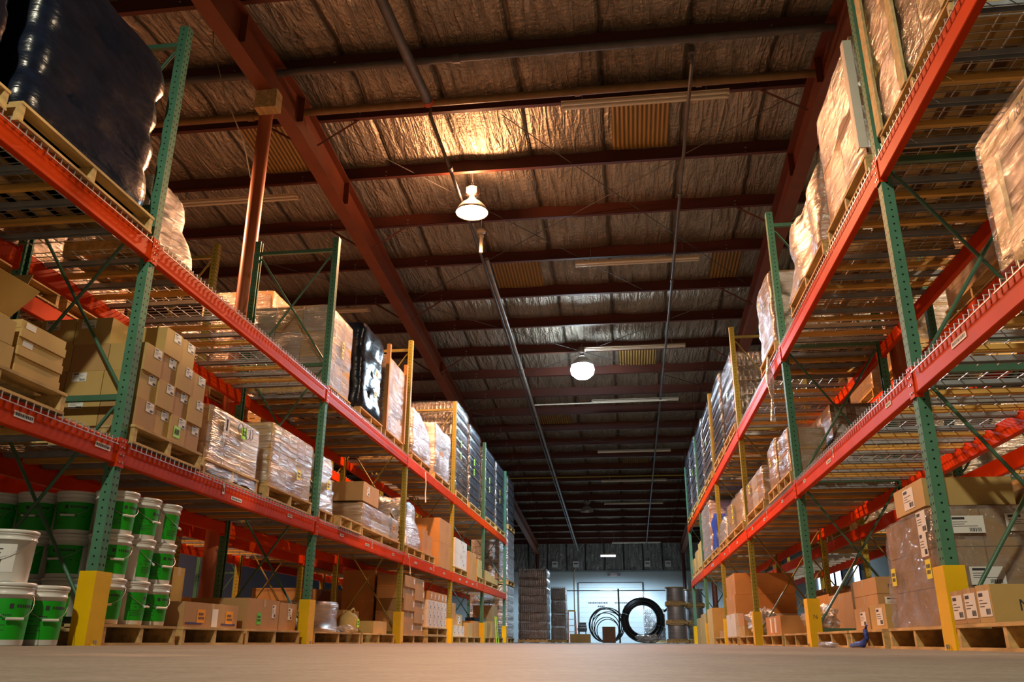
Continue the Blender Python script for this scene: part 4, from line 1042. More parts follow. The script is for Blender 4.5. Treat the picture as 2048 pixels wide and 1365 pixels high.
# ------------------------------------------------------------------ left floor: buckets
bk = {}
def bucket_meshes(r, h, sq=False):
    k = (r, h)
    if k in bk: return bk[k]
    a = MB(); a.lathe([(0.0, 0.0), (r * 0.86, 0.0), (r * 0.88, 0.006), (r * 0.955, h * 0.80), (r, h * 0.80), (r, h * 0.825), (r * 0.965, h * 0.83), (r * 0.97, h * 0.90), (r * 1.01, h * 0.905), (r * 1.01, h * 0.925), (r * 0.975, h * 0.93), (r * 0.98, h * 0.945)], 'plastic_white', 28, cap0=False, cap1=False)
    l = MB(); l.lathe([(r * 0.985, h * 0.935), (r * 1.035, h * 0.935), (r * 1.035, h * 0.985), (r * 1.0, h), (r * 0.93, h), (r * 0.90, h * 0.98), (0, h * 0.98)], 'plastic_white', 28, cap0=False, cap1=False)
    g = MB(); g.lathe([(r * 0.893, h * 0.10), (r * 0.955, h * 0.74)], 'label_green', 18, a0=-1.25, a1=1.25)
    def arc(z0, z1, a0, a1, m):
        ra = r * (0.893 + 0.062 * ((z0 / h - 0.10) / 0.64)) + 0.0012; rb = r * (0.893 + 0.062 * ((z1 / h - 0.10) / 0.64)) + 0.0012
        g.lathe([(ra, z0), (rb, z1)], m, 6, a0=a0, a1=a1)
    arc(h * 0.40, h * 0.415, -1.1, 1.1, 'ink')
    for i in range(7): arc(h * 0.60, h * 0.65, 0.05 + 0.12 * i, 0.13 + 0.12 * i, 'ink')
    arc(h * 0.58, h * 0.66, -0.25, -0.08, 'ink')
    for i in range(4): arc(h * (0.20 + 0.04 * i), h * (0.21 + 0.04 * i), -1.0, -0.5 + 0.2 * (i % 2), 'ink')
    for i in range(9): arc(h * 0.47, h * 0.49, -0.9 + 0.09 * i, -0.84 + 0.09 * i, 'ink')
    w_ = MB(); pts = [(r * 0.99 * math.cos(t_), r * 0.99 * math.sin(t_), h * 0.82) for t_ in (PI / 2,)]
    pts = [(math.sin(a_) * 0.003 + r * 1.02 * math.sin(a_), r * 1.02 * math.cos(a_), h * 0.84 - h * 0.42 * math.sin(a_)) for a_ in [PI * i / 14 for i in range(15)]]
    w_.tube(pts, 0.0022, 'steel', 5); w_.tube([(pts[7][0], -0.045, pts[7][2]), (pts[7][0], 0.045, pts[7][2])], 0.008, 'plastic_white', 8)
    bk[k] = (a.mesh('bucket_body'), l.mesh('lid'), g.mesh('green_label'), w_.mesh('bail_handle')); return bk[k]
def bucket(x, y, z, r, h, face, label, group, green=True, mat_=None):
    t = thing('plastic_bucket', label, 'bucket', (x, y, z), face, group)
    ms = bucket_meshes(r, h)
    link('bucket_body', ms[0], t); link('lid', ms[1], t); link('bail_handle', ms[3], t)
    if green: link('green_label', ms[2], t)
    return t
pallet(X(0.0), X(1.16), 5.20, 6.12, 0, 'pallet under the block of green-labelled buckets')
r, h = 0.137, 0.285
for k in range(3):
    for j in range(3):
        for i in range(4):
            if i > 0 and j > 0 and k < 2: continue
            x = X(0.0) - 0.145 - 0.288 * i; y = 5.20 + 0.15 + 0.292 * j
            ang = (0.25 if i == 0 else -PI / 2) if not (i == 0 and j == 0) else -0.6
            if i == 0 and j == 2: ang = -0.2 + 0.5 * k - 0.4
            bucket(x, y, PH + 0.001 + k * (h + 0.001), r, h, ang + 0.25 * ((i * 3 + j + k) % 3 - 1),
                   '%s-layer bucket, %s in from the aisle, %s row back, in the green bucket block' % (('bottom', 'middle', 'top')[k], ORDN[i], ORDN[j]), 'green-labelled buckets under the left shelf')
r, h = 0.134, 0.33
bucket(X(0.11), 4.42, 0, r, h, -0.5, 'large green-labelled bucket on the floor at the left picture edge', 'large buckets at the left edge')
bucket(X(0.11), 4.72, 0, r, h, -0.5, 'large green-labelled bucket on the floor before the first guard', 'large buckets at the left edge')
bucket(X(0.42), 4.44, 0, r, h, -PI / 2, 'large bucket on the floor behind the one at the left picture edge', 'large buckets at the left edge')
t = bucket(X(0.13), 4.40, h + 0.001, 0.128, 0.28, -PI / 2, 'greyish tub with a printed paper label on top of a large bucket', 'large buckets at the left edge', False)
q = MB(); q.lathe([(0.1165, 0.05), (0.1225, 0.20)], 'paper', 12, a0=-0.9, a1=0.9)
for i in range(6): q.lathe([(0.1190 + 0.0008 * i, 0.07 + 0.02 * i), (0.1192 + 0.0008 * i, 0.075 + 0.02 * i)], 'ink', 8, a0=-0.7, a1=0.2 + 0.08 * (i % 3))
q.build('paper_label', t)

# left floor, first bay onwards
pallet(X(0.0), X(1.1), 6.22, 7.28, 0, 'pallet under the low carton pair, left floor')
pallet(X(0.0), X(1.1), 7.34, 8.60, 0, 'pallet under the big carton left of the second guard')
o = carton(X(0.05), X(0.42), 6.28, 7.22, PH + 0.001, PH + 0.185, 'long low carton with orange stickers on the left floor', 'carton', None,
       (('a', -0.2, 0.45, 0.13, 0.1, 'orange'), ('a', 0.33, 0.45, 0.13, 0.1, 'orange'), ('a', 0.05, 0.4, 0.10, 0.14, 'blank'), ('c', -0.25, 0.45, 0.14, 0.12, 'ship')))
for k in (-0.3, 0.3):
    q = MB(); q.box(0.0, 0.001, -0.13, 0.13, 0.02, 0.035, 'ink_blue'); q.build('printed_stripe', o, (0.186, k, 0))
o = carton(X(0.45), X(0.85), 6.25, 6.9, PH + 0.001, PH + 0.20, 'low carton with dark blue lettering behind the stickered carton', 'carton_tan', None, (('c', 0.25, 0.4, 0.14, 0.12, 'ship'),))
lettering('DUOLINE', 0.045, 'ink_blue', 'c', (-0.07, -0.3265, 0.13), o)
o = carton(X(0.55), X(0.72), 6.95, 7.15, PH + 0.001, PH + 0.50, 'tall narrow carton standing upright on the left floor pallet', 'carton_tan')
lettering('DUOLINE', 0.07, 'ink_blue', 'c', (0, -0.102, 0.3), o).rotation_euler = (PI / 2, -PI / 2, 0)
carton(X(0.05), X(0.60), 7.42, 8.12, PH + 0.001, PH + 0.265, 'big brown carton with a bright green sticker, left floor', 'carton', None, (('c', -0.1, 0.62, 0.17, 0.09, 'ship'), ('a', -0.15, 0.35, 0.09, 0.10, 'lime'), ('a', 0.32, 0.62, 0.08, 0.12, 'ship')))
carton(X(0.05), X(0.60), 8.14, 8.58, PH + 0.001, PH + 0.255, 'smaller brown carton next to the second left guard', 'carton', None, (('a', 0.1, 0.6, 0.10, 0.11, 'ship'),))
carton(X(0.75), X(1.1), 7.5, 8.3, PH + 0.001, PH + 0.28, 'tan carton behind the big brown carton, left floor', 'carton_tan', None, (('c', 0.0, 0.5, 0.12, 0.1, 'ship'),))
pallet(X(0.0), X(1.1), 9.0, 10.65, 0, 'pallet under the wrapped reel, left floor')
t = thing('cable_drum', 'silver cable drum wrapped in clear film on the left floor', 'cable drum', (X(0.50), 9.72, PH + 0.001))
q = MB(); q.lathe([(0.0, 0.0), (0.47, 0.0), (0.47, 0.03), (0.40, 0.035), (0.40, 0.27), (0.47, 0.275), (0.47, 0.30), (0.0, 0.305)], 'alu', 36, cap0=False, cap1=False); q.build('drum', t)
q = MB(); q.lathe([(0.485, 0.001), (0.48, 0.05), (0.455, 0.15), (0.482, 0.29), (0.46, 0.325), (0.0, 0.325)], 'film', 40, cap0=False, cap1=False); q.build('stretch_wrap', t)
film_lump(X(0.10), 10.32, PH, 0.12, 0.16, 0.04, 'loose film tail beside the wrapped cable drum', 'film', 8)
pallet(X(0.0), X(1.1), 10.72, 12.25, 0, 'pallet under the jug and folded carton, left floor')
t = thing('plastic_jug', 'tan plastic jug with a yellow sticker on the left floor', 'jug', (X(0.28), 10.95, PH + 0.001))
q = MB(); q.lathe([(0, 0), (0.13, 0), (0.14, 0.02), (0.14, 0.17), (0.11, 0.22), (0.04, 0.25), (0.035, 0.27), (0, 0.27)], 'carton_tan', 20, cap0=False, cap1=False); q.build('jug_body', t)
q = MB(); q.tube([(0.03, 0.0, 0.27), (0.05, 0.05, 0.30), (0.05, 0.10, 0.28), (0.05, 0.12, 0.21)], 0.012, 'carton_tan', 8); q.build('handle', t)
put_label(t, '+x', 0, 0, 0, 0.141, 0.141, 0.0, 0.12, 0.09, 0.10, 'green')
carton(X(0.08), X(0.48), 11.45, 12.1, PH + 0.001, PH + 0.16, 'low tan carton on the left floor before the third guard', 'carton_tan')
carton(X(0.5), X(0.8), 11.4, 12.1, PH + 0.001, PH + 0.30, 'taller tan carton on the left floor before the third guard', 'carton')
# leaning pile of identical cartons beyond third guard
pallet(X(0.0), X(1.1), 12.72, 14.15, 0, 'pallet under the leaning pile of brown cartons')
for k in range(5):
    for j in range(2):
        z0 = PH + 0.001 + 0.172 * k
        carton(X(0.02 + 0.015 * ((k + j) % 2)), X(0.45), 12.76 + 0.68 * j + 0.015 * (k % 3), 13.42 + 0.68 * j + 0.015 * (k % 3), z0, z0 + 0.169, 'brown carton, %s from the bottom, %s column of the pile by the third left guard' % (('first', 'second', 'third', 'fourth', 'topmost')[k], ('nearer', 'farther')[j]),
               'carton', 'brown cartons piled by the third left guard', (('a', 0.4, 0.6, 0.07, 0.08, 'blank'),))
carton(X(0.5), X(1.0), 12.8, 14.1, PH + 0.001, PH + 0.93, 'tall brown carton behind the leaning pile', 'carton_orange')
pallet(X(0.0), X(1.1), 14.35, 15.95, 0, 'lower pallet under the small labelled boxes')
pallet(X(0.0), X(1.1), 14.35, 15.95, PH + 0.001, 'upper pallet under the small labelled boxes')
for k in range(4):
    for j in range(5):
        z0 = 2 * PH + 0.002 + 0.146 * k
        o = carton(X(0.02), X(0.36), 14.4 + 0.305 * j, 14.70 + 0.305 * j, z0, z0 + 0.145, 'small white-labelled box, %s row up, %s from the near end' % (ORDN[k], ('first', 'second', 'third', 'fourth', 'fifth')[j]), 'carton_white' if k < 3 else 'carton_orange',
               'small white-labelled boxes on a double pallet', (('a', 0.0, 0.5, 0.16, 0.10, 'ship'),) if k < 3 else (('a', 0.25, 0.5, 0.1, 0.1, 'ship'),), tape=False)
        if k == 3 and j == 0: lettering('3M', 0.12, 'ink', 'c', (0, -0.152, 0.07), o)
carton(X(0.4), X(0.95), 14.4, 15.9, 2 * PH + 0.002, 2 * PH + 0.55, 'orange-lit carton behind the small labelled boxes', 'carton_orange')
pallet(X(0.0), X(1.1), 16.5, 17.95, 0, 'pallet under labelled cartons beyond the fourth guard')
for k in range(3): carton(X(0.05), X(0.5), 16.6 + 0.45 * k, 17.02 + 0.45 * k, PH + 0.001, PH + 0.2, '%s of three low white-labelled boxes beyond the fourth left guard' % ('nearest', 'middle', 'farthest')[k], 'carton_white', None, (('a', 0, 0.5, 0.2, 0.1, 'ship'),))
carton(X(0.1), X(0.5), 16.65, 17.2, PH + 0.202, PH + 0.62, 'tall orange-lit carton on low boxes beyond the fourth left guard', 'carton_orange')
carton(X(0.1), X(0.5), 17.25, 17.9, PH + 0.202, PH + 0.42, 'white-labelled carton on low boxes beyond the fourth left guard', 'carton_tan', None, (('a', 0, 0.5, 0.25, 0.15, 'ship'),))
pallet(X(0.0), X(1.1), 18.1, 19.7, 0, 'pallet under a pair of brown cartons before the fifth guard')
carton(X(0.05), X(0.6), 18.2, 18.9, PH + 0.001, PH + 0.28, 'nearer brown carton before the fifth left guard', 'carton_tan')
carton(X(0.05), X(0.6), 18.95, 19.65, PH + 0.001, PH + 0.33, 'farther orange-lit carton before the fifth left guard', 'carton_orange')
pallet(X(0.0), X(1.1), 20.3, 21.7, 0, 'nearer pallet in the last left bay')
pallet(X(0.0), X(1.1), 21.9, 23.3, 0, 'farther pallet in the last left bay')
carton(X(0.1), X(0.6), 20.35, 21.2, PH + 0.001, PH + 0.35, 'tan carton with a blue box on it, last left bay', 'carton_tan')
carton(X(0.15), X(0.5), 20.4, 21.1, PH + 0.352, PH + 0.44, 'dark blue box on a tan carton, last left bay', 'crate_blue')
carton(X(0.1), X(0.6), 22.0, 22.9, PH + 0.001, PH + 0.40, 'lower tan carton at the left rack end', 'carton_tan')
carton(X(0.1), X(0.6), 22.0, 22.9, PH + 0.402, PH + 0.78, 'upper tan carton at the left rack end', 'carton')
t = thing('folding_ladder', 'small greenish folding step ladder leaning before the last left cartons', 'ladder', (X(-0.10), 21.6, 0))
for s in (-1, 1):
    q = MB(); q.tube([(0.0, s * 0.16, 0), (-0.05, s * 0.13, 0.62)], 0.014, 'sticker_green', 6); q.build('rail', t)
for k in range(4):
    q = MB(); q.box(-0.035 - 0.012 * k, 0.0 - 0.012 * k, -0.15, 0.15, 0.12 + 0.14 * k, 0.135 + 0.14 * k, 'alu'); q.build('rung', t)
# goods glimpsed on the left back rack
XB = lambda d: BACK['left'] - d
def backload(x0, x1, y0, y1, z, h, label, m, film, n, pal=True, side='left'):
    seedn[0] += 1
    if pal: pallet(x0, x1, y0, y1, z, 'pallet under the ' + label, 'pallets under wrapped loads'); z += PH + 0.001
    t = thing('wrapped_load', label, 'wrapped load', ((x0 + x1) / 2, (y0 + y1) / 2, z), 0, 'wrapped loads on the back racks')
    sx, sy = abs(x0 - x1) - 0.05, y1 - y0 - 0.05; nx, ny, nz = n
    for k in range(nz):
        for i in range(nx):
            for j in range(ny):
                if 0 < i < nx - 1 and 0 < j < ny - 1: continue
                link('carton', unit(sx / nx, sy / ny, h / nz, m), t, (-sx / 2 + sx / nx * (i + 0.5), -sy / 2 + sy / ny * (j + 0.5), h / nz * k + 0.0005))
    wrap_shell(sx, sy, h + 0.004, seedn[0], film, pinch=nz, skirt=0).build('stretch_wrap', t)
    return t
zu = UPZ['left']
for k, (a, b_, h) in enumerate(((2.6, 3.7, 0.9), (3.9, 4.95, 0.8), (5.2, 6.2, 0.7), (6.3, 7.2, 0.6), (10.5, 11.9, 1.9), (9.0, 10.1, 0.8))):
    backload(XB(0.0), XB(1.12), a, b_, zu, h, '%s wrapped load on the upper left back rack' % ('first', 'second', 'third', 'fourth', 'fifth tallest', 'sixth', 'seventh')[k], 'carton_orange' if k % 2 else 'carton', 'film', (2, 2, 3))
for k, (a, b_, h) in enumerate(((5.3, 6.3, 0.8), (6.6, 7.6, 0.7), (12.9, 14.0, 0.9), (14.3, 15.5, 0.8))):
    backload(XB(0.0), XB(1.12), a, b_, zl, h, '%s wrapped load on the lower left back rack' % ORDN[k], 'carton', 'film', (2, 2, 3))
for k, (a, b_, h) in enumerate(((12.8, 13.9, 0.8), (14.0, 15.1, 0.85), (15.2, 16.1, 0.7), (16.6, 18, 0.9))):
    carton(XB(0.0), XB(0.9), a, b_, 0.0, h, '%s big brown carton on the floor of the left back rack' % ORDN[k], 'carton', None, (('a', 0.1, 0.6, 0.2, 0.14, 'ship'),))
carton(XB(0.1), XB(0.6), 6.4, 6.9, 0.0, 0.45, 'brown open carton on the floor behind the round column', 'carton_orange')
for k, y in enumerate((8.9, 10.2, 11.6, 13.0)):
    bottle_load('left', 0, (9.1, 10.8, 12.75, 14.2)[k], (10.1, 11.8, 13.75, 15.2)[k], 6.3, 7.2, 1.0 + 0.15 * (k % 2), '%s dark bottle stack on the floor across the next aisle' % ORDN[k], 'bottle_dark')

# ------------------------------------------------------------------ right rack, upper level
X = lambda d: RX('right', d)
t = wrapped('right', 2, 3.72, 4.98, 0.02, 1.15, 1.30, 'tall clear-wrapped load with a yellow-green sticker at the upper right corner', (2, 3, 3), 'carton_dark', 'film_diag', (('a', -0.1, 0.62, 0.10, 0.2, 'green'),), alt='carton_tan', bulge=0.005)
for (y, z0, z1) in ((-0.60, 0, 1.28), (0.10, 0, 1.28), (0.60, 0, 1.28)):
    q = MB(); q.box(-0.575, -0.557, y - 0.045, y + 0.045, z0, z1, 'pallet_pale'); q.build('wooden_slat', t)
t = wrapped('right', 2, 5.20, 6.35, -0.02, 1.12, 1.02, 'tall clear-wrapped load with a white corner board beyond the first right upright', (2, 2, 2), 'carton_dark', 'film_diag', alt='carton')
q = MB(); q.box(-0.60, -0.59, -0.57, -0.52, 0.05, 0.95, 'carton_white'); q.box(-0.60, -0.54, -0.588, -0.578, 0.05, 0.95, 'carton_white'); q.build('corner_board', t)
wrapped('right', 2, 6.50, 7.95, -0.03, 1.0, 0.78, 'lumpy crumpled clear-wrapped load on the upper right shelf', (2, 3, 2), 'carton_orange', 'film_dense', lump=0.12, taper=0.08)
t = wrapped('right', 2, 8.95, 9.95, -0.03, 1.1, 0.86, 'orange-lit wrapped load behind the second upper right upright', (2, 2, 3), 'carton_dark', 'film_dense', (('a', -0.15, 0.75, 0.08, 0.1, 'yellow'),), lump=0.03)
strand([(X(-0.05), 9.3, 3.1), (X(-0.055), 9.3, 2.85), (X(-0.05), 9.28, 2.6), (X(-0.065), 9.3, 2.35)], [0.01, 0.05, 0.012, 0.03], 'film_dense', 'long tail of film hanging down from the upper right load', 'hanging_film', 'plastic film')
for k, (a, b_, h, m_) in enumerate(((12.7, 14.15, 1.15, 'bottle_brown'), (14.4, 15.95, 1.35, 'bottle_dark'), (16.5, 18.0, 1.42, 'bottle_dark'), (18.2, 19.7, 1.5, 'bottle_dark'), (20.3, 21.8, 1.6, 'bottle_dark'), (22.0, 23.4, 1.6, 'bottle_dark'))):
    bottle_load('right', 2, a, b_, -0.02, 1.1, h, '%s of six dark bottle stacks on the upper right shelf' % ('nearest', 'second', 'third', 'fourth', 'fifth', 'farthest')[k], m_, (('a', 0.1, 0.5, 0.1, 0.12, 'green'),) if k % 2 == 0 else ())
# lower level
zr = LOWZ['right']
t = thing('wooden_crate', 'pale wooden crate wrapped in clear film with black handwriting, right edge', 'crate', (X(0.55), 3.05, zr))
sx, sy, h = 0.55, 0.62, 0.66
q = MB(); q.box(-sx + 0.03, sx - 0.03, -sy + 0.03, sy - 0.03, 0.08, h - 0.005, 'carton_dark'); q.build('crate_contents', t)
for (y0, y1, z0, z1) in ((-sy, sy, h - 0.11, h), (-sy, sy, 0.08, 0.17), (sy - 0.10, sy, 0.17, h - 0.11), (-sy, -sy + 0.10, 0.17, h - 0.11)):
    q = MB(); q.box(-sx, -sx + 0.022, y0, y1, z0, z1, 'pallet_pale'); q.build('frame_board', t)
q = MB(); q.add([(-sx + 0.001, sy - 0.1, 0.17), (-sx + 0.001, sy - 0.22, 0.17), (-sx + 0.001, -sy + 0.1, h - 0.11), (-sx + 0.001, -sy + 0.22, h - 0.11), (-sx + 0.020, sy - 0.1, 0.17), (-sx + 0.020, sy - 0.22, 0.17), (-sx + 0.020, -sy + 0.1, h - 0.11), (-sx + 0.020, -sy + 0.22, h - 0.11)],
       [(0, 1, 2, 3), (7, 6, 5, 4), (0, 4, 5, 1), (2, 6, 7, 3), (1, 5, 6, 2), (3, 7, 4, 0)], 'pallet_pale'); q.build('diagonal_board', t)
for x in (-sx, sx - 0.022):
    q = MB(); q.box(x, x + 0.022, sy - 0.0, sy + 0.02, 0.08, h, 'pallet_pale'); q.build('corner_board', t)
q = MB(); q.box(-sx + 0.022, sx - 0.022, sy - 0.022, sy, h - 0.11, h, 'pallet_pale'); q.build('frame_board', t)
for y in (-0.5, 0, 0.5):
    q = MB(); q.box(-sx, sx, y - 0.04, y + 0.04, 0.0, 0.08, 'pallet_wood'); q.build('skid', t)
lettering('P 2064', 0.085, 'ink', '-x', (-sx - 0.001, 0.25, h - 0.055), t)
lettering('1090', 0.075, 'ink', '-x', (-sx - 0.001, 0.0 - 0.13, h - 0.055), t)
q = MB(); q.tube([(-sx - 0.002, -0.13 + 0.10 * math.cos(a_), h - 0.06 + 0.048 * math.sin(a_)) for a_ in [PI * 2 * i / 20 for i in range(21)]], 0.003, 'ink', 4); q.build('drawn_circle', t)
wrap_shell(2 * sx + 0.03, 2 * sy + 0.03, h + 0.01, 77, 'film_thin', bulge=0.006, skirt=0, r=0.02).build('stretch_wrap', t, (0, 0, 0.0))
# dark labelled cartons behind second upright
wrapped('right', 1, 8.95, 10.1, 0.45, 1.15, 0.72, 'dark wrapped cartons with rows of white labels, lower right shelf', (3, 3, 4), 'carton_dark', 'film_thin', lab_each='ship', pall='pallet under the dark labelled cartons, lower right shelf')
wrapped('right', 1, 8.92, 9.62, -0.02, 0.42, 0.46, 'nearer small wrapped carton pair with yellow stickers, lower right shelf', (1, 2, 2), 'carton', 'film', (('a', -0.2, 0.8, 0.07, 0.09, 'yellow'), ('a', -0.2, 0.45, 0.07, 0.09, 'yellow')))
wrapped('right', 1, 9.68, 10.35, -0.02, 0.42, 0.50, 'farther small wrapped carton pair with a yellow sticker, lower right shelf', (1, 2, 2), 'carton', 'film', (('a', 0, 0.6, 0.07, 0.10, 'yellow'),), lump=0.03)
wrapped('right', 1, 10.75, 12.3, -0.02, 1.0, 0.42, 'clear-wrapped white and brown cartons before the third right upright', (2, 3, 2), 'carton_white', 'film', (('a', -0.2, 0.7, 0.1, 0.12, 'yellow'),), alt='carton')
wrapped('right', 1, 12.75, 14.9, -0.02, 1.0, 0.48, 'brownish wrapped load with yellow stickers beyond the third right upright', (2, 3, 2), 'carton_tan', 'film', (('a', 0, 0.72, 0.12, 0.1, 'yellow'), ('a', 0, 0.5, 0.12, 0.1, 'yellow'), ('a', 0, 0.3, 0.12, 0.1, 'yellow')), lump=0.03)
wrapped('right', 1, 15.1, 16.05, -0.02, 0.9, 0.40, 'small crumpled wrapped load before the fourth right upright', (2, 2, 2), 'carton_white', 'film_dense', lump=0.06)
wrapped('right', 1, 16.5, 17.5, -0.02, 0.9, 0.62, 'load wrapped in bright blue film on the lower right shelf', (2, 2, 2), 'carton', 'blue_wrap', lump=0.05)
wrapped('right', 1, 17.7, 19.6, -0.02, 1.1, 1.08, 'tall pale wrapped crate reaching the upper beam, lower right shelf', (2, 3, 5), 'carton_orange', 'film_dense')
for k, (a, b_, h) in enumerate(((20.3, 21.2, 0.55), (21.4, 22.3, 0.45), (22.5, 23.3, 0.35))):
    pallet(X(0), X(1.0), a, b_, zr, 'pallet under the %s tan carton in the last lower right bay' % ('nearest', 'middle', 'farthest')[k])
    carton(X(0.02), X(0.6), a + 0.03, b_ - 0.03, zr + PH + 0.001, zr + PH + h, '%s tan carton in the last lower right bay' % ('nearest', 'middle', 'farthest')[k], 'carton_tan', side='right')
# ------------------------------------------------------------------ right floor
pallet(X(-0.03), X(1.15), 3.74, 4.95, 0, 'pallet under the open-ended carton at the lower right corner')
o = carton(X(-0.03), X(0.97), 4.775, 4.945, PH + 0.001, PH + 0.165, 'nearest labelled end of three long cartons, lower right corner', 'carton', None, (('a', 0, 0.5, 0.14, 0.12, 'ship'), ), side='right')
o2 = carton(X(-0.03), X(0.97), 4.60, 4.77, PH + 0.001, PH + 0.17, 'middle of three long cartons, lower right corner', 'carton', None, (('a', 0, 0.5, 0.14, 0.12, 'ship'),), side='right')
o3 = carton(X(-0.03), X(0.97), 4.42, 4.595, PH + 0.001, PH + 0.175, 'long carton with black Maclean lettering, lower right corner', 'carton_tan', None, (('a', 0, 0.5, 0.14, 0.12, 'ship'),), side='right')
lettering('Maclean', 0.075, 'ink', 'c', (-0.26, -0.0885, 0.075), o3)
def bigwrap():
    t = wrapped('right', 0, 5.22, 6.28, 0.0, 1.18, 0.66, 'large film-wrapped block of labelled cartons beside the first right guard', (4, 2, 3), 'carton', 'film_sheer', (('a', -0.28, 0.48, 0.09, 0.11, 'yellow'), ('a', 0.40, 0.48, 0.09, 0.11, 'yellow'), ('a', 0.36, 0.9, 0.16, 0.13, 'ship'), ('a', 0.36, 0.70, 0.12, 0.14, 'ship')),
                lab_each=None, skirt=0.0, taper=0.06, bulge=0.02, pinch=0)
    for (i, z) in ((-0.36, 0.56), (-0.05, 0.57), (0.2, 0.40), (-0.3, 0.27), (0.0, 0.26), (0.34, 0.56)):
        put_label(t, 'c', 0, 0, 0, 0.5, 0.53 - 0.03 * z, i, z, 0.19, 0.10, 'ship')
    return t
bigwrap()
carton(X(0.08), X(0.60), 5.42, 6.0, PH + 0.70, PH + 0.87, 'tan carton lying on top of the large wrapped block', 'carton_tan', None, (('a', 0.0, 0.5, 0.2, 0.13, 'ship'),), side='right')
carton(X(0.66), X(1.1), 5.40, 5.75, PH + 0.70, PH + 0.86, 'olive carton with black print on top of the large wrapped block', 'carton_tan', side='right')
pallet(X(0.0), X(1.1), 6.42, 7.35, 0, 'pallet under the flat labelled cartons, right floor')
pallet(X(0.0), X(1.1), 7.45, 8.58, 0, 'empty-fronted pallet beside the second right guard')
carton(X(0.05), X(0.42), 6.46, 6.86, PH + 0.001, PH + 0.17, 'nearer low labelled carton on the right floor pallet', 'carton_tan', None, (('a', 0.1, 0.5, 0.16, 0.12, 'ship'), ('c', 0.1, 0.5, 0.18, 0.12, 'ship')), side='right')
carton(X(0.05), X(0.42), 6.90, 7.32, PH + 0.001, PH + 0.16, 'farther low labelled carton on the right floor pallet', 'carton', None, (('a', 0.1, 0.5, 0.16, 0.10, 'ship'), ('c', 0.0, 0.5, 0.12, 0.08, 'ship')), side='right')
n_ = 0
for (x0, x1, z0, z1, mm, lb) in ((0.35, 0.68, 0, 0.15, 'carton_tan', 0), (0.69, 1.02, 0, 0.15, 'carton_tan', 0), (0.35, 0.68, 0.152, 0.30, 'carton', 1), (0.69, 1.02, 0.152, 0.30, 'carton', 1), (0.35, 1.02, 0.302, 0.44, 'carton', 0)):
    carton(X(x0), X(x1), 7.7, 8.55, PH + 0.001 + z0, PH + z1, '%s brown carton stacked inside the bay left of the big wrapped block' % ('lower left', 'lower right', 'middle left', 'middle right', 'topmost')[n_], mm, None, (('c', 0, 0.5, 0.22, 0.10, 'ship'),) if lb else (), side='right'); n_ += 1
lettering('Maclean', 0.05, 'ink', 'c', (-0.16, -0.4262, 0.06), [o_ for o_ in bpy.data.objects if o_.get('label', '').startswith('topmost brown carton stacked inside the bay')][0])
n_ = 0
for (x0, x1, z0, z1) in ((0.55, 0.86, 0.0, 0.28), (0.88, 1.19, 0.0, 0.28), (0.55, 0.86, 0.282, 0.42), (0.88, 1.19, 0.282, 0.42), (0.60, 1.15, 0.422, 0.58)):
    carton(3.3 + x0 - 0.5, 3.3 + x1 - 0.5, 7.6, 8.3, z0, z1, '%s carton in the floor stack of the right back rack' % ('lower left', 'lower right', 'middle left', 'middle right', 'topmost')[n_], 'carton', None, (('c', 0, 0.5, 0.22, 0.10, 'ship'),) if n_ in (2, 3) else (), side='right'); n_ += 1
strand([(X(-0.02), 6.74, 0.16), (X(-0.03), 6.76, 0.12), (X(-0.035), 6.72, 0.07), (X(-0.05), 6.78, 0.03), (X(-0.06), 6.95, 0.025), (X(-0.06), 7.10, 0.016)], [0.012, 0.02, 0.015, 0.028, 0.022, 0.014], 'blue_wrap', 'blue rag lying on the floor before the right pallets', 'blue_rag', 'rag')
film_lump(X(-0.09), 7.75, 0, 0.05, 0.30, 0.02, 'scrap of clear film on the floor before the empty-fronted pallet', 'film_dense', 5)
# bay 2
pallet(X(0.0), X(1.1), 9.05, 10.35, 0, 'pallet under the torn film heap, right floor')
film_lump(X(0.22), 9.35, PH, 0.16, 0.30, 0.13, 'torn film heaped on a pallet beside the second right guard', 'film_dense', 11)
o = carton(X(0.5), X(1.0), 9.1, 10.2, PH + 0.001, PH + 0.40, 'brown lettered carton behind the torn film heap', 'carton', None, side='right')
lettering('Maclean', 0.06, 'ink', 'c', (-0.1, -0.5515, 0.26), o)
pallet(X(0.0), X(1.1), 10.5, 12.0, 0, 'pallet under the striped low carton, right floor')
carton(X(0.02), X(0.55), 10.6, 11.7, PH + 0.001, PH + 0.21, 'low orange-lit carton with two white stripes, right floor', 'carton_orange', None, (('a', -0.15, 0.5, 0.1, 0.17, 'blank'), ('a', 0.15, 0.5, 0.12, 0.17, 'blank')), side='right')
carton(X(0.6), X(1.05), 10.6, 12.1, PH + 0.001, PH + 0.45, 'brown carton behind the striped low carton', 'carton', None, side='right')
pallet(X(0.0), X(1.1), 12.8, 14.4, 0, 'pallet under the clear bag of film, right floor')
film_lump(X(0.20), 13.2, PH, 0.20, 0.34, 0.19, 'clear plastic bag of film beside the third right guard', 'film_dense', 21, 'plastic_bag', 'bag')
carton(X(0.0), X(0.4), 13.7, 14.35, PH + 0.001, PH + 0.15, 'lower small tan box beyond the clear bag, right floor', 'carton_tan', side='right')
carton(X(0.0), X(0.4), 13.7, 14.35, PH + 0.152, PH + 0.33, 'upper small tan box beyond the clear bag, right floor', 'carton_orange', side='right')
pallet(X(0.0), X(1.1), 14.7, 16.1, 0, 'pallet under the big orange-lit cartons before the fourth guard')
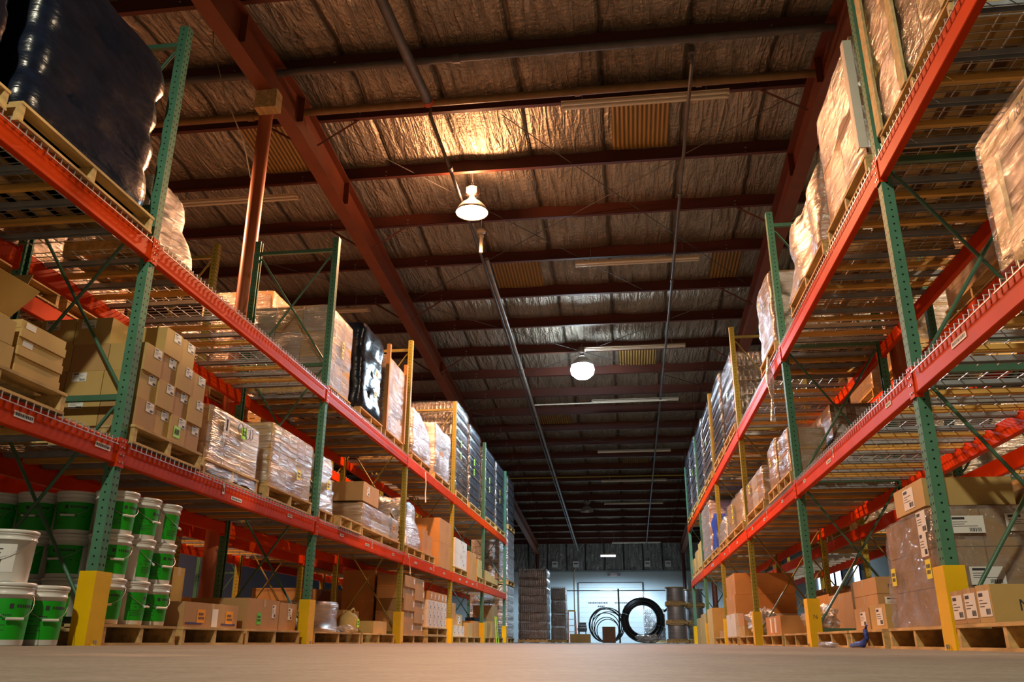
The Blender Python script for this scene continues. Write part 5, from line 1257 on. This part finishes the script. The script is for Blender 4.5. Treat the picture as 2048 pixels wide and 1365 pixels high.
for k, (h0, h1, mm) in enumerate(((0, 0.36, 'carton_white'), (0.362, 0.66, 'carton_orange'), (0.662, 1.0, 'carton_orange'))):
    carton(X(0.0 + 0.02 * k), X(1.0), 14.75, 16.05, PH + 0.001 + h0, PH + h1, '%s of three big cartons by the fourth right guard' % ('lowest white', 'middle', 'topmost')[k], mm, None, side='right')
pallet(X(0.0), X(1.1), 16.6, 18.4, 0, 'pallet beyond the fourth right guard')
carton(X(0.02), X(0.8), 16.7, 17.6, PH + 0.001, PH + 0.12, 'low orange-lit carton beyond the fourth right guard', 'carton_orange', side='right')
for k, y in enumerate((18.6, 20.3, 21.7)):
    carton(X(0.0), X(0.8), y, y + 1.2, 0.0, 0.72 - 0.06 * k, '%s of three tall tan cartons at the far right floor' % ('nearest', 'middle', 'farthest')[k], 'carton_tan', side='right')
# goods on the right back rack seen from below
XR_ = lambda d: BACK['right'] + d
for k, (a, b_, h) in enumerate(((3.0, 4.2, 0.9), (5.3, 6.5, 0.8), (7.0, 8.3, 0.9), (9.2, 10.4, 0.9), (11.0, 12.2, 0.8))):
    backload(XR_(0.0), XR_(1.12), a, b_, UPZ['right'], h, '%s wrapped load on the upper right back rack' % ('first', 'second', 'third', 'fourth', 'fifth')[k], 'carton', 'film', (2, 2, 2))
for k, (a, b_, h) in enumerate(((9.3, 10.5, 0.8), (13.0, 14.2, 0.9), (14.5, 15.8, 0.8))):
    backload(XR_(0.0), XR_(1.12), a, b_, LOWZ['right'], h, '%s wrapped load on the lower right back rack' % ORDN[k], 'carton', 'film', (2, 2, 2))
for k, (a, b_, h) in enumerate(((12.8, 14.2, 0.8), (14.4, 16.0, 0.9))):
    carton(XR_(0.0), XR_(1.0), a, b_, 0, h, '%s brown carton on the floor of the right back rack' % ORDN[k], 'carton', side='right')

# ------------------------------------------------------------------ far end of the aisle
def PX(u, y):   # world x of picture column u for a point at floor level and depth y
    t_ = math.tan(math.atan((u - 1024) / math.hypot(F_PX, 598)) - YAW)
    return y * t_
def far_block(u0, u1, y, dep, h, n, label, m, film, name='wrapped_load'):
    x0, x1 = PX(u0, y), PX(u1, y); seedn[0] += 1
    pallet(x0, x1, y, y + dep, 0, 'pallet under the ' + label, 'pallets at the far end')
    t = thing(name, label, 'wrapped load', ((x0 + x1) / 2, y + dep / 2, PH + 0.001))
    sx, sy = x1 - x0 - 0.04, dep - 0.04
    me = bottle_layer(sx, sy, h / n, m)
    for k in range(n): tag(link('bottle_layer', me, t, (0, 0, h / n * k + 0.0005)), kind='stuff')
    wrap_shell(sx, sy, h + 0.004, seedn[0], film, pinch=n, skirt=0, r=0.03, bulge=0.01).build('stretch_wrap', t)
    return t
far_block(1038, 1099, 35.0, 1.3, 2.72, 8, 'tall stack of brown bottles wrapped in film at the aisle end', 'bottle_brown', 'film_thin')
far_block(1104, 1136, 37.5, 1.2, 2.15, 4, 'dark wrapped stack with a green sticker right of the brown bottle stack', 'carton_dark', 'film_dark')
far_block(1292, 1336, 42.0, 1.2, 1.40, 7, 'dark blue ribbed stack behind the large coil', 'crate_blue', 'film_dark')
def ladder():
    y = 40.5; x0, x1 = PX(1138, y), PX(1155, y)
    t = thing('step_ladder', 'red and yellow step ladder standing before the end wall', 'ladder', ((x0 + x1) / 2, y, 0))
    w_ = (x1 - x0) / 2
    for s in (-1, 1):
        q = MB(); q.tube([(s * w_, 0, 0), (s * w_ * 0.85, 0.28, 1.36)], 0.03, 'ladder_red', 6); q.build('rail', t)
        q = MB(); q.tube([(s * w_, 0.7, 0), (s * w_ * 0.85, 0.32, 1.33)], 0.022, 'ladder_red', 6); q.build('rear_leg', t)
    for k in range(4):
        q = MB(); f = (k + 0.7) / 5; q.box(-w_ * 0.95, w_ * 0.95, 0.28 * f - 0.04, 0.28 * f + 0.04, 1.36 * f, 1.36 * f + 0.03, 'alu'); q.build('step', t)
    q = MB(); q.box(-w_ * 0.95, w_ * 0.95, 0.2, 0.38, 1.37, 1.43, 'guard_yellow'); q.build('top_cap', t)
ladder()
y = 41.0; t = thing('work_stool', 'dark bench stool piled with tools before the end wall', 'stool', (PX(1168, y), y, 0))
q = MB(); q.box(-0.2, 0.2, -0.15, 0.15, 0.48, 0.54, 'stool_dark'); q.build('seat', t)
for sx in (-1, 1):
    for sy in (-1, 1):
        q = MB(); q.tube([(sx * 0.22, sy * 0.17, 0), (sx * 0.15, sy * 0.1, 0.48)], 0.02, 'stool_dark', 6); q.build('leg', t)
for k in range(3): tag(carton(PX(1168, y) - 0.22 + 0.03 * k, PX(1168, y) + 0.22 - 0.02 * k, y - 0.12, y + 0.12, 0.541 + 0.12 * k, 0.65 + 0.12 * k, '%s dark tool case on the bench stool' % ('lowest', 'middle', 'topmost')[k], 'stool_dark', tape=False))
carton(PX(1143, 38.0), PX(1183, 38.0), 38.0, 38.7, 0, 0.36, 'low tan carton on the floor before the step ladder', 'carton_tan')
carton(PX(1208, 38.2), PX(1234, 38.2), 38.2, 38.8, 0.0, 0.66, 'brown carton standing in front of the loosely wound cable coil', 'carton_dark')
def coil(u, y, R, wid, loops, m, label, seed, thick=0.02, tilt=0.12):
    t = thing('cable_coil', label, 'cable coil', (PX(u, y), y, R + thick))
    rr = random.Random(seed)
    for k in range(loops):
        q = MB(); r_ = R - rr.uniform(0, wid); dx = rr.uniform(-1, 1) * wid * 0.25; yo = rr.uniform(-0.2, 0.2)
        pts = [(dx + r_ * math.cos(a_), yo + tilt * math.sin(a_ + k), -(R - r_) + (R - r_) * 0.9 * rr.random() * 0 + r_ * math.sin(a_)) for a_ in [2 * PI * i / 40 for i in range(41)]]
        q.tube(pts, thick, m, 5, cap=False); q.build('cable_loop', t)
    return t
coil(1218, 39.2, 0.80, 0.35, 9, 'black_rubber', 'loosely wound black cable coil standing at the aisle end', 4, 0.022)
y = 38.6; R = 0.93; t = thing('hose_coil', 'large thick black hose coil standing on edge at the aisle end', 'hose coil', (PX(1290, y), y, R + 0.02))
for k in range(9):
    q = MB(); rr = random.Random(k); r_ = 0.63 + 0.035 * k; q.tube([(r_ * math.cos(a_), -0.15 + 0.1 * (k % 4), -(0.93 - 0.28 - 0.65) + r_ * math.sin(a_)) for a_ in [2 * PI * i / 48 for i in range(49)]], 0.032, 'black_rubber', 6, cap=False); q.build('hose_loop', t)
strand([(PX(1334, y), y + 0.1, 1.30), (PX(1341, y), y + 0.15, 1.42), (PX(1352, y), y + 0.3, 1.5)], 0.05, 'black_rubber', 'thick hose end sticking out of the large black coil', 'hose_end', 'hose')
film_lump(PX(1300, 37.0), 36.9, 0.0, 0.48, 0.4, 0.17, 'heap of silvery film on the floor before the large coil', 'film_dense', 31)
q = MB(); yw = 37.6
for c_, (u, n3) in enumerate(((1358, 3), (1396, 3))):
    yw = 36.6 + 1.6 * c_
    x = PX(u, yw)
    z = 0.0
    for k in range(n3):
        pallet(x - 0.42, x + 0.42, yw - 0.42, yw + 0.42, z, 'pallet under the %s reel of the %s reel stack' % (('lowest', 'middle', 'topmost')[k], ('left', 'right')[c_]), 'pallets under the cable reels')
        t = thing('cable_reel', '%s grey cable reel of the %s reel stack at the aisle end' % (('lowest', 'middle', 'topmost')[k], ('left', 'right')[c_]), 'cable reel', (x, yw, z + PH + 0.001), 0, 'grey cable reels')
        q = MB(); q.lathe([(0, 0), (0.42, 0), (0.42, 0.035), (0.0, 0.035)], 'pallet_wood', 24, cap0=False, cap1=False); q.build('flange', t)
        q = MB(); q.lathe([(0.36, 0.0355), (0.37, 0.1), (0.365, 0.3), (0.37, 0.5), (0.36, 0.5645)], 'reel_grey', 24, cap0=False, cap1=False); q.build('wound_cable', t)
        q = MB(); q.lathe([(0, 0.565), (0.42, 0.565), (0.42, 0.60), (0.0, 0.60)], 'pallet_wood', 24, cap0=False, cap1=False); q.build('flange', t)
        z += PH + 0.602
# fence before the end wall
yf = 39.8
t = thing('wire_fence', 'low wire fence with round posts crossing in front of the end wall', 'fence', (0, yf, 0))
for u in (1136, 1243, 1350):
    q = MB(); q.tube([(PX(u, yf), 0, 0), (PX(u, yf), 0, 2.33)], 0.04, 'pipe_dark', 10); q.build('fence_post', t)
q = MB(); q.tube([(PX(1100, yf), 0, 2.25), (PX(1380, yf), 0, 2.25)], 0.024, 'pipe_dark', 8); q.build('top_rail', t)
q = MB(); x0, x1 = PX(1100, yf), PX(1380, yf); k = x0
while k < x1 - 2.2:
    for dx in (2.2, -2.2):
        a = (k, 0, 0.03) if dx > 0 else (k + 2.2, 0, 0.03); q.tube([a, (a[0] + dx, 0, 2.22)], 0.0022, 'steel', 3, smooth=False)
    k += 0.09
q.build('chain_link', t)
# conduit down the end wall
q = MB(); q.tube([(-2.62, 44.9, 0.0), (-2.62, 44.9, 3.6)], 0.03, 'tube_off', 6); tag(q.build('wall_conduit'), 'thin pale conduit running down the end wall left of the roll-up door', 'conduit')
gd = [o_ for o_ in bpy.data.objects if o_.get('label', '') == 'yellow steel guard round the foot of the second upright in the right rack'][0]
lettering('76', 0.05, 'ink', 'c', (0.030, -0.0860, 0.27), gd)
